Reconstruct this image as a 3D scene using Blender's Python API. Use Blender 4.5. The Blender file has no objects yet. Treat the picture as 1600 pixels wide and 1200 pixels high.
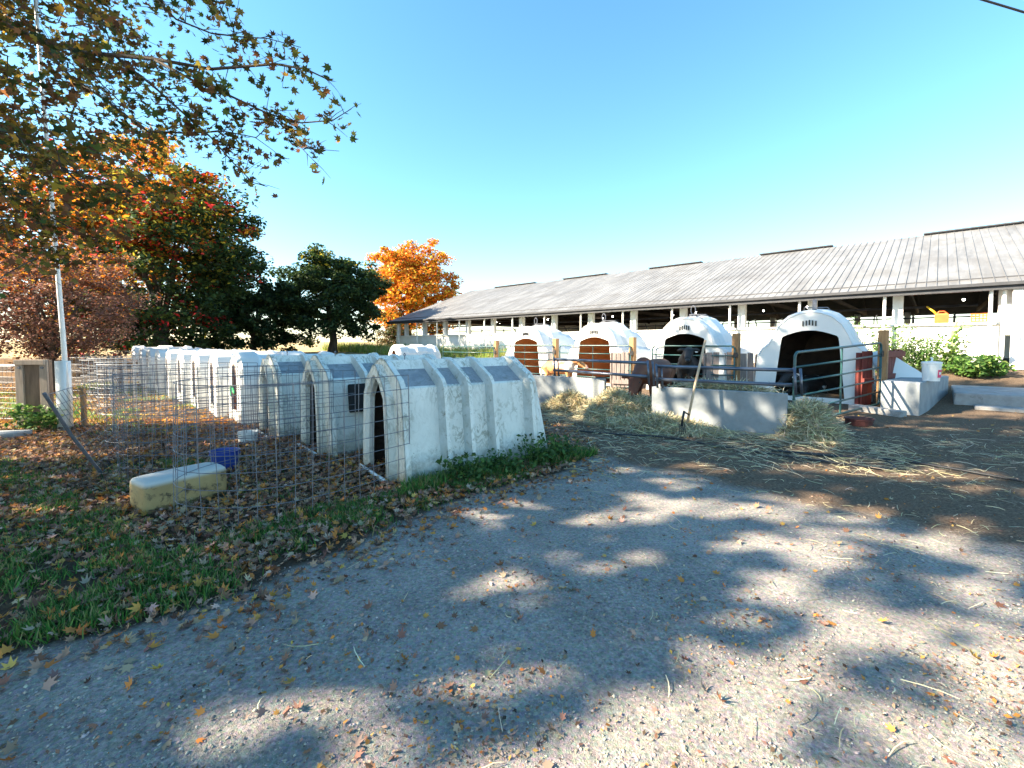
import bpy, math, random
import numpy as np
from mathutils import Vector, Matrix
from math import sin, cos, radians as R, pi
rnd = random.Random(7); rng = np.random.default_rng(11)
S = bpy.context.scene; COL = S.collection

# ------------------------------------------------------------ camera
F, CH, PITCH, VH = 700.0, 1.55, R(2.5), 538.0       # focal in px of a 1600 px wide frame, eye height, pitch, horizon row
V0 = VH + F*math.tan(PITCH)
cam = bpy.data.cameras.new('camera'); co = bpy.data.objects.new('camera', cam); COL.objects.link(co); S.camera = co
co.location = (0, 0, CH); co.rotation_euler = (pi/2-PITCH, 0, 0)
cam.sensor_width = 36; cam.lens = 36*F/1600; cam.shift_y = -(600-V0)/1600; cam.clip_end = 3000; cam.clip_start = .05
# ------------------------------------------------------------ sky, sun, exposure
SUN_EL, SX, SY = R(31), -.985, -.17
W = bpy.data.worlds.new('World'); S.world = W; W.use_nodes = True
nt = W.node_tree; nt.nodes.clear()
o_ = nt.nodes.new('ShaderNodeOutputWorld'); bg = nt.nodes.new('ShaderNodeBackground'); sk = nt.nodes.new('ShaderNodeTexSky')
sk.sky_type = 'NISHITA'; sk.sun_disc = False; sk.sun_elevation = SUN_EL; sk.sun_rotation = math.atan2(SX, SY)
sk.air_density = 1.0; sk.dust_density = .25; sk.ozone_density = 1.6
hs = nt.nodes.new('ShaderNodeHueSaturation'); hs.inputs['Saturation'].default_value = 1.2; hs.inputs['Hue'].default_value = .484; hs.inputs['Value'].default_value = 1.08
nt.links.new(sk.outputs[0], hs.inputs['Color']); nt.links.new(hs.outputs[0], bg.inputs[0]); nt.links.new(bg.outputs[0], o_.inputs[0])
bg.inputs[1].default_value = .077
sl = bpy.data.lights.new('sun', 'SUN'); sl.energy = 5.0; sl.angle = R(.55); sl.color = (1, .86, .65)
so = bpy.data.objects.new('sun', sl); COL.objects.link(so)
so.rotation_euler = Vector((SX*cos(SUN_EL), SY*cos(SUN_EL), sin(SUN_EL))).to_track_quat('Z', 'Y').to_euler()
S.view_settings.view_transform = 'Standard'; S.view_settings.look = 'None'; S.view_settings.exposure = 2.28; S.view_settings.gamma = 1
S.render.engine = 'CYCLES'; S.cycles.max_bounces = 6; S.cycles.transparent_max_bounces = 8

# ------------------------------------------------------------ ground height, pixel helpers
E1 = np.array((-.729, .685)); E2 = np.array((.685, .729)); P0 = np.array((14., 14.))
def gz(x, y):
    d = 19.8-.685*x-.729*y
    a = np.interp(d, [1.2, 5, 7, 12], [.8, .32, .15, 0])
    b = np.interp(y, [16, 30, 45, 80, 200, 700], [0, .8, 1.3, 1.75, 2.6, 4.5])
    return np.maximum(a, b)+.012*np.sin(1.7*x+.6*y)*np.cos(1.3*y-.4*x)
G = lambda x, y: float(gz(x, y))
def ray(u, v):
    a, c = (u-800)/F, -(v-V0)/F
    return Vector((a, cos(PITCH)+c*sin(PITCH), -sin(PITCH)+c*cos(PITCH)))
def atY(u, v, Y):
    r = ray(u, v); t = Y/r.y
    return Vector((r.x*t, Y, CH+r.z*t))
def at(u, v, z=None):
    r = ray(u, v)
    if z is not None: t = (z-CH)/r.z; return Vector((r.x*t, r.y*t, z))
    t = .5
    while t < 900:
        p = r*t
        if CH+p.z <= G(p.x, p.y): break
        t *= 1.004
    return Vector((p.x, p.y, G(p.x, p.y)))
def proj(P):
    P = np.asarray(P, float); y, z = P[..., 1], P[..., 2]-CH
    dep = y*cos(PITCH)-z*sin(PITCH); up = y*sin(PITCH)+z*cos(PITCH); dep = np.where(dep < .1, .1, dep)
    return 800+F*P[..., 0]/dep, V0-F*up/dep

# ------------------------------------------------------------ objects
def tag(o, label=None, cat=None, group=None, kind=None):
    if label: o['label'] = label
    if cat: o['category'] = cat
    if group: o['group'] = group
    if kind: o['kind'] = kind
    return o
def thing(name, loc, rz=0, label=None, cat=None, group=None):
    o = bpy.data.objects.new(name, None); COL.objects.link(o); o.location = loc; o.rotation_euler = (0, 0, rz); o.empty_display_size = .2
    return tag(o, label, cat, group)
def copy_tree(o, parent=None):
    kids = list(o.children); c = o.copy(); COL.objects.link(c)
    if parent: c.parent = parent
    for k in kids: copy_tree(k, c)
    return c
class MB:
    def __init__(s): s.v = []; s.f = []; s.m = []
    def add(s, vs, fs, mi=0):
        n = len(s.v); s.v += [tuple(v) for v in vs]; s.f += [tuple(i+n for i in f) for f in fs]; s.m += [mi]*len(fs); return s
    def box(s, c, d, rz=0, rx=0, ry=0, mi=0):
        M = Matrix.Translation(c) @ Matrix.Rotation(rz, 4, 'Z') @ Matrix.Rotation(ry, 4, 'Y') @ Matrix.Rotation(rx, 4, 'X')
        vs = [M @ Vector((x*d[0]/2, y*d[1]/2, z*d[2]/2)) for x in (-1, 1) for y in (-1, 1) for z in (-1, 1)]
        return s.add(vs, [(0, 1, 3, 2), (4, 6, 7, 5), (0, 4, 5, 1), (2, 3, 7, 6), (0, 2, 6, 4), (1, 5, 7, 3)], mi)
    def beam(s, a, b, w, h, up=(0, 0, 1), mi=0):
        a, b = Vector(a), Vector(b); d = (b-a); L = d.length; d.normalize(); sd = d.cross(Vector(up)).normalized(); u = sd.cross(d)
        vs = [p+sd*x*w/2+u*z*h/2 for p in (a, b) for x in (-1, 1) for z in (-1, 1)]
        return s.add(vs, [(0, 1, 3, 2), (4, 6, 7, 5), (0, 4, 5, 1), (2, 3, 7, 6), (0, 2, 6, 4), (1, 5, 7, 3)], mi)
    def rings(s, rs, cap0=True, cap1=True, closed=True, mi=0):
        n = len(rs[0]); vs = [p for r in rs for p in r]; fs = []
        for i in range(len(rs)-1):
            for j in range(n if closed else n-1):
                k = (j+1) % n; fs.append((i*n+j, i*n+k, (i+1)*n+k, (i+1)*n+j))
        if cap0: fs.append(tuple(range(n))[::-1])
        if cap1: fs.append(tuple((len(rs)-1)*n+j for j in range(n)))
        return s.add(vs, fs, mi)
    def tube(s, pts, r, n=6, cap=True, mi=0):
        pts = [Vector(p) for p in pts]; m = len(pts)
        rr = r if isinstance(r, (list, tuple)) else [r]*m
        t0 = (pts[1]-pts[0]).normalized(); up = Vector((0, 0, 1)) if abs(t0.z) < .9 else Vector((1, 0, 0))
        sd = t0.cross(up).normalized(); rs = []
        for i, p in enumerate(pts):
            t = (pts[min(i+1, m-1)]-pts[max(i-1, 0)]).normalized()
            sd = (sd-t*sd.dot(t)).normalized(); u = sd.cross(t)
            rs.append([p+(sd*cos(2*pi*k/n)+u*sin(2*pi*k/n))*rr[i] for k in range(n)])
        return s.rings(rs, cap, cap, mi=mi)
    def lathe(s, prof, c=(0, 0, 0), n=20, mi=0, cap0=True, cap1=True):
        return s.rings([[(c[0]+r*cos(2*pi*k/n), c[1]+r*sin(2*pi*k/n), c[2]+z) for k in range(n)] for r, z in prof], cap0, cap1, mi=mi)
    def ball(s, c, r, n=10, m=7, sc=(1, 1, 1), M=None, mi=0):
        rs = []
        for i in range(m):
            th = pi*(i+.5)/m
            ring = [Vector((sin(th)*cos(2*pi*k/n)*r*sc[0], sin(th)*sin(2*pi*k/n)*r*sc[1], -cos(th)*r*sc[2])) for k in range(n)]
            rs.append([(M @ p if M else p)+Vector(c) for p in ring])
        return s.rings(rs, mi=mi)
    def build(s, name, mats, parent=None, smooth=False, world=False, bevel=0, solid=0, angle=None):
        me = bpy.data.meshes.new(name); off = Vector(parent.location) if (world and parent) else Vector((0, 0, 0))
        me.from_pydata([tuple(Vector(v)-off) for v in s.v], [], s.f)
        mats = mats if isinstance(mats, (list, tuple)) else [mats]
        for m in mats: me.materials.append(m)
        me.polygons.foreach_set('material_index', s.m)
        if smooth: me.polygons.foreach_set('use_smooth', [True]*len(s.f))
        me.update(); o = bpy.data.objects.new(name, me); COL.objects.link(o)
        if parent: o.parent = parent
        if solid:
            q = o.modifiers.new('solid', 'SOLIDIFY'); q.thickness = solid; q.offset = -1
        if bevel:
            q = o.modifiers.new('bevel', 'BEVEL'); q.width = bevel; q.segments = 2; q.limit_method = 'ANGLE'
        return o
def one(name, label, cat, mb, mat, loc=None, group=None, **k):
    """a thing that is a single mesh, its origin at loc"""
    o = mb.build(name, mat, None, **k)
    if loc is not None:
        l = Vector(loc); me = o.data
        me.transform(Matrix.Translation(-l)); o.location = l
    return tag(o, label, cat, group)

# ------------------------------------------------------------ materials
def nodes(name):
    m = bpy.data.materials.new(name); m.use_nodes = True; t = m.node_tree; t.nodes.clear()
    o = t.nodes.new('ShaderNodeOutputMaterial'); p = t.nodes.new('ShaderNodeBsdfPrincipled'); t.links.new(p.outputs[0], o.inputs[0])
    return m, t, p, o
def N(t, kind, **k):
    n = t.nodes.new('ShaderNode'+kind)
    for a, b in k.items():
        if a in n.inputs: n.inputs[a].default_value = b
        else: setattr(n, a, b)
    return n
def coords(t, space='Object', scale=(1, 1, 1)):
    tc = N(t, 'TexCoord'); mp = N(t, 'Mapping'); mp.inputs['Scale'].default_value = scale
    t.links.new(tc.outputs[space], mp.inputs['Vector'])
    if space == 'Object':
        oi = N(t, 'ObjectInfo'); ml = N(t, 'Math', operation='MULTIPLY'); ml.inputs[1].default_value = 37.0
        t.links.new(oi.outputs['Random'], ml.inputs[0]); t.links.new(ml.outputs[0], mp.inputs['Location'])
    return mp.outputs[0]
def noise(t, vec, scale, detail=5, rough=.6, dist=0):
    n = N(t, 'TexNoise'); n.inputs['Scale'].default_value = scale; n.inputs['Detail'].default_value = detail
    n.inputs['Roughness'].default_value = rough; n.inputs['Distortion'].default_value = dist
    t.links.new(vec, n.inputs['Vector']); return n.outputs['Fac']
def ramp(t, fac, stops):
    r = N(t, 'ValToRGB'); e = r.color_ramp.elements
    while len(e) < len(stops): e.new(.5)
    for q, (p, c) in zip(e, stops):
        q.position = p; q.color = (c, c, c, 1) if isinstance(c, (int, float)) else (*c, 1)
    t.links.new(fac, r.inputs[0]); return r.outputs[0]
def mixc(t, fac, a, b, blend='MIX'):
    n = N(t, 'Mix', data_type='RGBA', blend_type=blend); 
    if isinstance(fac, (int, float)): n.inputs[0].default_value = fac
    else: t.links.new(fac, n.inputs[0])
    for i, c in ((6, a), (7, b)):
        if isinstance(c, tuple): n.inputs[i].default_value = (*c, 1)
        else: t.links.new(c, n.inputs[i])
    return n.outputs[2]
def bump(t, p, h, strength=.3, dist=.02):
    b = N(t, 'Bump'); b.inputs['Strength'].default_value = strength; b.inputs['Distance'].default_value = dist
    t.links.new(h, b.inputs['Height']); t.links.new(b.outputs[0], p.inputs['Normal'])
def mat(name, c1, c2=None, scale=6, rough=.6, metal=0, stretch=(1, 1, 1), stain=None, stain_scale=3, stain_lo=.58, stain_hi=.7, bmp=.2, bdist=.01, space='Object', trans=0):
    m, t, p, o = nodes(name); c2 = c2 or tuple(x*.75 for x in c1)
    v = coords(t, space, stretch); n = noise(t, v, scale)
    col = ramp(t, n, [(.32, c1), (.7, c2)])
    if stain:
        n2 = noise(t, v, stain_scale, 8, .72, .3); col = mixc(t, ramp(t, n2, [(stain_lo, 0.), (stain_hi, 1.)]), col, stain)
    t.links.new(col, p.inputs['Base Color']); p.inputs['Roughness'].default_value = rough; p.inputs['Metallic'].default_value = metal
    if bmp: bump(t, p, noise(t, v, scale*4, 6, .7), bmp, bdist)
    if trans:
        tr = N(t, 'BsdfTranslucent'); t.links.new(col, tr.inputs[0]); ms = N(t, 'MixShader'); ms.inputs[0].default_value = trans
        t.links.new(p.outputs[0], ms.inputs[1]); t.links.new(tr.outputs[0], ms.inputs[2]); t.links.new(ms.outputs[0], o.inputs[0])
    return m
def attr_mat(name, rough=.7, trans=.3, spec=.3):
    m, t, p, o = nodes(name); a = N(t, 'Attribute', attribute_name='tint')
    t.links.new(a.outputs['Color'], p.inputs['Base Color']); p.inputs['Roughness'].default_value = rough
    p.inputs['Specular IOR Level'].default_value = spec
    if trans:
        tr = N(t, 'BsdfTranslucent'); t.links.new(a.outputs['Color'], tr.inputs[0]); ms = N(t, 'MixShader'); ms.inputs[0].default_value = trans
        t.links.new(p.outputs[0], ms.inputs[1]); t.links.new(tr.outputs[0], ms.inputs[2]); t.links.new(ms.outputs[0], o.inputs[0])
    return m
M_leaf = attr_mat('foliage', .6, .4); M_litter = attr_mat('fallen leaf', .8, .15, .2); M_straw = attr_mat('straw', .6, .15, .4); M_stone = attr_mat('gravel stone', .9, 0, .2)
M_grass = attr_mat('grass blade', .6, .35)
M_bark = mat('bark', (.10, .075, .055), (.05, .038, .03), 9, .9, stretch=(1, 1, .2), bmp=.8, bdist=.03)
def plastic(name):
    m, t, p, o = nodes(name); v = coords(t, 'Object'); v2 = coords(t, 'Object', (1, 1, .6))
    c = ramp(t, noise(t, v, 2.4, 5, .6), [(.3, (.78, .77, .71)), (.7, (.62, .63, .58))])
    sc = noise(t, v2, 8, 9, .78, 2.2); sc2 = noise(t, v, 2.0, 3, .5)
    ml = N(t, 'Math', operation='MULTIPLY'); t.links.new(ramp(t, sc, [(.50, 0.), (.56, 1.)]), ml.inputs[0]); t.links.new(ramp(t, sc2, [(.38, .12), (.62, 1.)]), ml.inputs[1])
    c = mixc(t, ml.outputs[0], c, (.34, .34, .28))
    sp = noise(t, v, 34, 3, .6); c = mixc(t, ramp(t, sp, [(.70, 0.), (.74, .8)]), c, (.10, .08, .06))
    sx = N(t, 'SeparateXYZ'); tcc = N(t, 'TexCoord'); t.links.new(tcc.outputs['Object'], sx.inputs[0]); ad = N(t, 'Math', operation='MULTIPLY_ADD'); ad.inputs[1].default_value = .7; t.links.new(noise(t, v, 9, 5, .7), ad.inputs[0]); t.links.new(sx.outputs['Z'], ad.inputs[2])
    c = mixc(t, ramp(t, ad.outputs[0], [(.30, .8), (.62, 0.)]), c, (.20, .17, .10))
    t.links.new(c, p.inputs['Base Color']); p.inputs['Roughness'].default_value = .5; bump(t, p, sc, .2, .01); return m
M_plastic = plastic('weathered white plastic')
M_flank = mat('shaded grimy rib plastic', (.60, .62, .60), (.42, .44, .40), 6, .5, stain=(.2, .2, .15), stain_scale=9, stain_lo=.55)  # one flank of each rib: shading painted into the colour, with some grime
M_roofgrime = mat('grimy hutch roof plastic', (.19, .20, .22), (.36, .37, .38), 6, .5, stain=(.09, .09, .085), stain_scale=6, stain_lo=.5, stain_hi=.75, bmp=.2)
M_plastic2 = mat('white hutch plastic', (.82, .82, .80), (.76, .77, .76), 2.5, .35, stain=(.45, .44, .38), stain_scale=7, stain_lo=.66, stain_hi=.78, bmp=.08, trans=.12)
M_inner = mat('tan glow hutch lining', (.68, .33, .14), (.55, .26, .10), 5, .7)  # tan brightened to stand for sun glowing through the shell
M_innerdark = mat('shade dark hutch lining', (.06, .04, .032), (.03, .022, .018), 5, .8)  # added lining, coloured dark to stand for the shade inside
M_dark = mat('dark void', (.015, .014, .014), (.01, .01, .01), 5, .9, bmp=0)
M_steel = mat('galvanised wire', (.20, .21, .24), (.13, .13, .15), 30, .5, metal=.3, bmp=0)
M_steel_sunlit = mat('sunlit galvanised wire', (.55, .56, .58), (.42, .42, .44), 30, .5, metal=.2, bmp=0)  # lighter copy of the wire for the far pens, sunlight put into its colour
M_gate = mat('dark green gate paint', (.03, .10, .10), (.02, .06, .065), 12, .35, stain=(.09, .06, .05), stain_scale=14, stain_lo=.64)
M_rail = mat('grey steel rail', (.16, .18, .23), (.08, .09, .12), 8, .3, metal=.6, stretch=(.4, .4, 1))
M_post = mat('weathered timber', (.42, .24, .11), (.24, .13, .06), 8, .85, stretch=(3, 3, .4), stain=(.12, .08, .06), stain_scale=2.2, bmp=.5)
M_grey = mat('grey plank', (.30, .25, .23), (.15, .12, .11), 8, .9, stretch=(3, 3, .3), bmp=.5)
M_red = mat('red painted board', (.20, .035, .025), (.10, .022, .018), 7, .75, stretch=(3, 3, .4), stain=(.22, .15, .11), stain_scale=5, stain_lo=.6)
M_conc = mat('concrete', (.31, .335, .35), (.22, .235, .245), 4, .85, stain=(.24, .22, .19), stain_scale=7, stain_lo=.63, stain_hi=.76, bmp=.35)
M_conc2 = mat('worn concrete', (.36, .35, .34), (.24, .23, .22), 5, .9, stain=(.14, .12, .10), stain_scale=3, bmp=.5)
M_barnwall = mat('white barn wall', (.82, .81, .77), (.70, .68, .62), 1.2, .7, stain=(.38, .35, .27), stain_scale=1.6, stain_lo=.64, stain_hi=.8, stretch=(1, 1, 1.5))
M_white = mat('white paint', (.82, .82, .80), (.70, .70, .68), 4, .5, stain=(.4, .38, .33), stain_scale=9, stain_lo=.68)
M_black = mat('black rubber', (.025, .025, .028), (.015, .015, .017), 9, .5)
M_blue = mat('blue plastic', (.02, .06, .34), (.015, .04, .22), 6, .4)
M_redpl = mat('red plastic', (.45, .02, .03), (.3, .015, .02), 6, .4)
M_orange = mat('orange plastic', (.85, .16, .03), (.7, .12, .03), 6, .4)
M_yellow = mat('yellow plastic', (.9, .55, .03), (.8, .45, .03), 6, .4)
M_pink = mat('pink bucket label', (.75, .05, .16), (.6, .04, .12), 6, .5)
M_foam = mat('yellowed foam', (.44, .32, .14), (.28, .19, .08), 3, .6, stain=(.07, .05, .03), stain_scale=9, stain_lo=.52, stain_hi=.63, bmp=.5)
M_fascia = mat('dark eave', (.05, .052, .06), (.03, .032, .04), 5, .7)
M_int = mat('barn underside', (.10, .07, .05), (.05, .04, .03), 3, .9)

# ------------------------------------------------------------ vectorised scatter
def rotm(yaw, pitch, roll):
    cy, sy, cp, sp, cr, sr = np.cos(yaw), np.sin(yaw), np.cos(pitch), np.sin(pitch), np.cos(roll), np.sin(roll)
    z = np.zeros_like(cy); o = np.ones_like(cy)
    Z = np.stack([cy, -sy, z, sy, cy, z, z, z, o], -1).reshape(-1, 3, 3)
    Y = np.stack([cp, z, sp, z, o, z, -sp, z, cp], -1).reshape(-1, 3, 3)
    X = np.stack([o, z, z, z, cr, -sr, z, sr, cr], -1).reshape(-1, 3, 3)
    return Z @ Y @ X
def scatter(name, tv, tf, P, Rm, Sc, colr, m, parent=None, loc=(0, 0, 0)):
    tv = np.array(tv, float); tf = np.array(tf, int); n, k = len(P), len(tv); P = np.asarray(P, float)-np.array(loc)
    Sc = np.asarray(Sc, float); Sc = Sc[:, None, None] if Sc.ndim == 1 else Sc[:, None, :]
    V = np.einsum('nij,nkj->nki', Rm, tv[None]*Sc)+P[:, None]
    Fc = (tf[None]+(np.arange(n)*k)[:, None, None]).reshape(-1, tf.shape[1])
    me = bpy.data.meshes.new(name); me.vertices.add(n*k); me.vertices.foreach_set('co', V.reshape(-1).astype('f'))
    me.loops.add(Fc.size); me.loops.foreach_set('vertex_index', Fc.reshape(-1).astype('i'))
    me.polygons.add(len(Fc)); me.polygons.foreach_set('loop_start', (np.arange(len(Fc))*tf.shape[1]).astype('i'))
    me.polygons.foreach_set('loop_total', np.full(len(Fc), tf.shape[1], 'i'))
    me.update(calc_edges=True)
    ca = me.color_attributes.new('tint', 'FLOAT_COLOR', 'POINT')
    cc = np.ones((n, k, 4), 'f'); cc[:, :, :3] = np.clip(colr, 0, 1)[:, None, :]; ca.data.foreach_set('color', cc.reshape(-1))
    me.materials.append(m); o = bpy.data.objects.new(name, me); COL.objects.link(o); o.location = loc
    if parent: o.parent = parent; o.location = (0, 0, 0)
    return o
def pick(pal, n, jit=.15, w=None):
    pal = np.array(pal, float); i = rng.choice(len(pal), n, p=w); return pal[i]*(1+rng.normal(0, jit, (n, 1)))*(1+rng.normal(0, .06, (n, 3)))
_a = [90, 66, 45, 22, -2, -30, -60, -90, -120, -150, -178, 158, 135, 114]
_r = [1, .45, .86, .40, .62, .32, .40, .22, .40, .32, .62, .40, .86, .45]
MAPLE_V = [(0, 0, .0)]+[(r*cos(R(a)), r*sin(R(a)), .10*r*(1 if i % 2 else 2.2)) for i, (a, r) in enumerate(zip(_a, _r))]
MAPLE_F = [(0, i+1, (i+1) % 14+1) for i in range(14)]
MAPLE5_V = [(0, 0, 0), (0, 1, .2), (.3, .3, .05), (.85, .35, .15), (.4, -.1, .05), (.35, -.55, .1), (0, -.3, 0), (-.35, -.55, .1), (-.4, -.1, .05), (-.85, .35, .2), (-.3, .3, .05)]
MAPLE5_F = [(0, i+1, (i+1) % 10+1) for i in range(10)]
LEAF_V = [(0, -.5, 0), (.32, 0, .08), (0, .6, 0), (-.32, 0, .08)]; LEAF_F = [(0, 1, 2, 3)]

# ------------------------------------------------------------ the ground sheet
def grid_axis(lo, hi, dense_lo, dense_hi, step, growth=1.12):
    a = list(np.arange(dense_lo, dense_hi+1e-6, step)); s = step
    while a[-1] < hi: s *= growth; a.append(a[-1]+s)
    s = step; b = []; c = dense_lo
    while c > lo: s *= growth; c -= s; b.append(c)
    return np.array(b[::-1]+a)
BORDER = [(-60, -1.8), (-4, 1.2), (-2.47, 2.16), (-1.79, 2.55), (-1.5, 3.0), (-1.0, 3.75), (-.55, 4.35), (.1, 5.0), (.75, 5.5), (1.0, 6.4), (.6, 8.2), (-1.4, 11.5), (-4, 16)]
bxs, bys = np.array(BORDER).T
def grass_side(x, y):
    """signed distance-like value, positive on the grass / leaf side (left of the gravel)"""
    xb = np.interp(y, bys, bxs); return (xb-x)
def zones(x, y):
    g = np.clip(grass_side(x, y)/.5+.5, 0, 1)
    mud = np.clip((y-(6.3-.9*np.clip(x, -1, 6))-.2*np.sin(2*x+y))/1.3, 0, 1)*(1-g)
    fld = np.clip((y-24)/8, 0, 1)
    return g, mud, fld
gx = grid_axis(-900, 900, -9, 12, .16); gy = grid_axis(-40, 1500, .6, 16, .16)
XX, YY = np.meshgrid(gx, gy); ZZ = gz(XX, YY)
me = bpy.data.meshes.new('ground'); nx, ny = len(gx), len(gy)
me.vertices.add(nx*ny); me.vertices.foreach_set('co', np.stack([XX, YY, ZZ], -1).reshape(-1).astype('f'))
ii, jj = np.meshgrid(np.arange(nx-1), np.arange(ny-1)); q = (jj*nx+ii).reshape(-1)
Fq = np.stack([q, q+1, q+nx+1, q+nx], -1)
me.loops.add(Fq.size); me.loops.foreach_set('vertex_index', Fq.reshape(-1).astype('i')); me.polygons.add(len(Fq))
me.polygons.foreach_set('loop_start', (np.arange(len(Fq))*4).astype('i')); me.polygons.foreach_set('loop_total', np.full(len(Fq), 4, 'i'))
me.polygons.foreach_set('use_smooth', [True]*len(Fq)); me.update(calc_edges=True)
za, zb, zc = zones(XX, YY); ca = me.color_attributes.new('zone', 'FLOAT_COLOR', 'POINT')
ca.data.foreach_set('color', np.stack([za, zb, zc, np.ones_like(za)], -1).reshape(-1).astype('f'))
m, t, p, o = nodes('yard ground'); v = coords(t, 'Generated'); 
tc = N(t, 'TexCoord'); v = tc.outputs['Object']
at_ = N(t, 'Attribute', attribute_name='zone'); sep = N(t, 'SeparateColor'); t.links.new(at_.outputs['Color'], sep.inputs[0])
nb = noise(t, v, 2.2, 6, .65); nf = noise(t, v, 38, 6, .75); ng = noise(t, v, 150, 3, .7)
vor = N(t, 'TexVoronoi'); vor.inputs['Scale'].default_value = 75; t.links.new(v, vor.inputs['Vector'])
grav = ramp(t, nf, [(.30, (.16, .13, .105)), (.5, (.31, .26, .205)), (.72, (.52, .44, .345))])
grav = mixc(t, ramp(t, nb, [(.35, 0.), (.65, .6)]), grav, (.20, .16, .125)); grav = mixc(t, ramp(t, noise(t, v, .9, 7, .7, .6), [(.45, 0.), (.62, .55)]), grav, (.40, .34, .27))
grav = mixc(t, .35, grav, vor.outputs['Color'], 'OVERLAY')
grav_ = N(t, 'HueSaturation'); grav_.inputs['Saturation'].default_value = .45; t.links.new(grav, grav_.inputs['Color']); grav = grav_.outputs[0]
mudc = ramp(t, nf, [(.3, (.055, .037, .026)), (.5, (.145, .10, .068)), (.72, (.33, .24, .16))])
soil = ramp(t, nf, [(.3, (.045, .032, .024)), (.6, (.10, .07, .045)), (.8, (.19, .13, .075))])
field = ramp(t, noise(t, v, .6, 6, .7), [(.3, (.50, .34, .18)), (.7, (.38, .30, .14))])
def zmix(ch, base, top, lo=.35, hi=.65):
    ad = N(t, 'Math', operation='ADD'); sb = N(t, 'Math', operation='MULTIPLY_ADD'); sb.inputs[1].default_value = .8; sb.inputs[2].default_value = -.4
    t.links.new(nb, sb.inputs[0]); t.links.new(sep.outputs[ch], ad.inputs[0]); t.links.new(sb.outputs[0], ad.inputs[1])
    return mixc(t, ramp(t, ad.outputs[0], [(lo, 0.), (hi, 1.)]), base, top)
c = zmix(1, grav, mudc, .3, .8); c = zmix(0, c, soil); c = zmix(2, c, field)
t.links.new(c, p.inputs['Base Color']); p.inputs['Roughness'].default_value = .95; p.inputs['Specular IOR Level'].default_value = .2
hh = N(t, 'Math', operation='ADD'); t.links.new(nf, hh.inputs[0]); t.links.new(ng, hh.inputs[1]); bump(t, p, hh.outputs[0], .7, .025)
me.materials.append(m); go = bpy.data.objects.new('ground', me); COL.objects.link(go); tag(go, kind='structure')

# ------------------------------------------------------------ trees
def grow_branches(mb, base, height, crown_c, crown_r, n, r0, seed, low=.3, lean=(0, 0)):
    rr = random.Random(seed); fork = Vector(base)+Vector((lean[0], lean[1], height))
    mid = Vector(base).lerp(fork, .5)+Vector((rr.uniform(-.1, .1), rr.uniform(-.1, .1), 0))
    mb.tube([Vector(base)-Vector((0, 0, .1)), Vector(base)+Vector((0, 0, .3)), mid, fork], [r0*1.5, r0*1.1, r0*.92, r0*.8], 9)
    tips = []
    for i in range(n):
        a = 2*pi*i/n+rr.uniform(-.4, .4); el = rr.uniform(low, 1.35)
        tgt = Vector(crown_c)+Vector((cos(a)*cos(el)*crown_r[0], sin(a)*cos(el)*crown_r[1], (sin(el)-.25)*crown_r[2]))*rr.uniform(.7, .92)
        m1 = fork.lerp(tgt, .35)+Vector((0, 0, .12*crown_r[2]*rr.uniform(.2, 1))); m2 = fork.lerp(tgt, .7)+Vector((rr.uniform(-1, 1), rr.uniform(-1, 1), rr.uniform(-.5, .8)))*.08*crown_r[0]
        rb = r0*rr.uniform(.35, .5); mb.tube([fork, m1, m2, tgt], [rb, rb*.7, rb*.4, rb*.12], 6)
        for j in range(5):
            s0 = m1.lerp(m2, rr.random()) if j < 2 else m2.lerp(tgt, rr.random()*.6)
            e = s0+Vector((rr.gauss(0, 1), rr.gauss(0, 1), rr.gauss(.2, .7))).normalized()*crown_r[0]*rr.uniform(.25, .45)
            mb.tube([s0, s0.lerp(e, .5)+Vector((0, 0, .05*crown_r[0])), e], [rb*.35, rb*.2, rb*.06], 5); tips.append(e)
        tips.append(tgt)
    return tips
def crown_points(c, r, nclump, nleaf, cl_r, seed, hollow=.45, flat=-.75, keep=None, tips=()):
    g = np.random.default_rng(seed); c = np.array(c, float); r = np.array(r, float)
    d = g.normal(size=(nclump*3, 3)); d /= np.linalg.norm(d, axis=1)[:, None]; d = d[d[:, 2] > flat][:nclump]
    # lobed outline
    lob = 1+.13*np.sin(3*np.arctan2(d[:, 1], d[:, 0])+seed)+.10*np.sin(5*d[:, 2]+2*np.arctan2(d[:, 1], d[:, 0])+seed*2)
    rad = (hollow+(1-hollow)*g.random(len(d))**.6)*lob
    C = c+d*rad[:, None]*r
    if len(tips): C = np.vstack([C, np.array([list(q) for q in tips])])
    if keep is not None: C = C[keep(C)]
    k = g.integers(0, len(C), nleaf); off = g.normal(size=(nleaf, 3)); off *= (cl_r*g.random((nleaf, 1))**.4)/np.linalg.norm(off, axis=1)[:, None]
    off[:, 2] *= .6; P = C[k]+off*g.uniform(.5, 1.35, len(C))[k][:, None]
    return P, C, k
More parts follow.
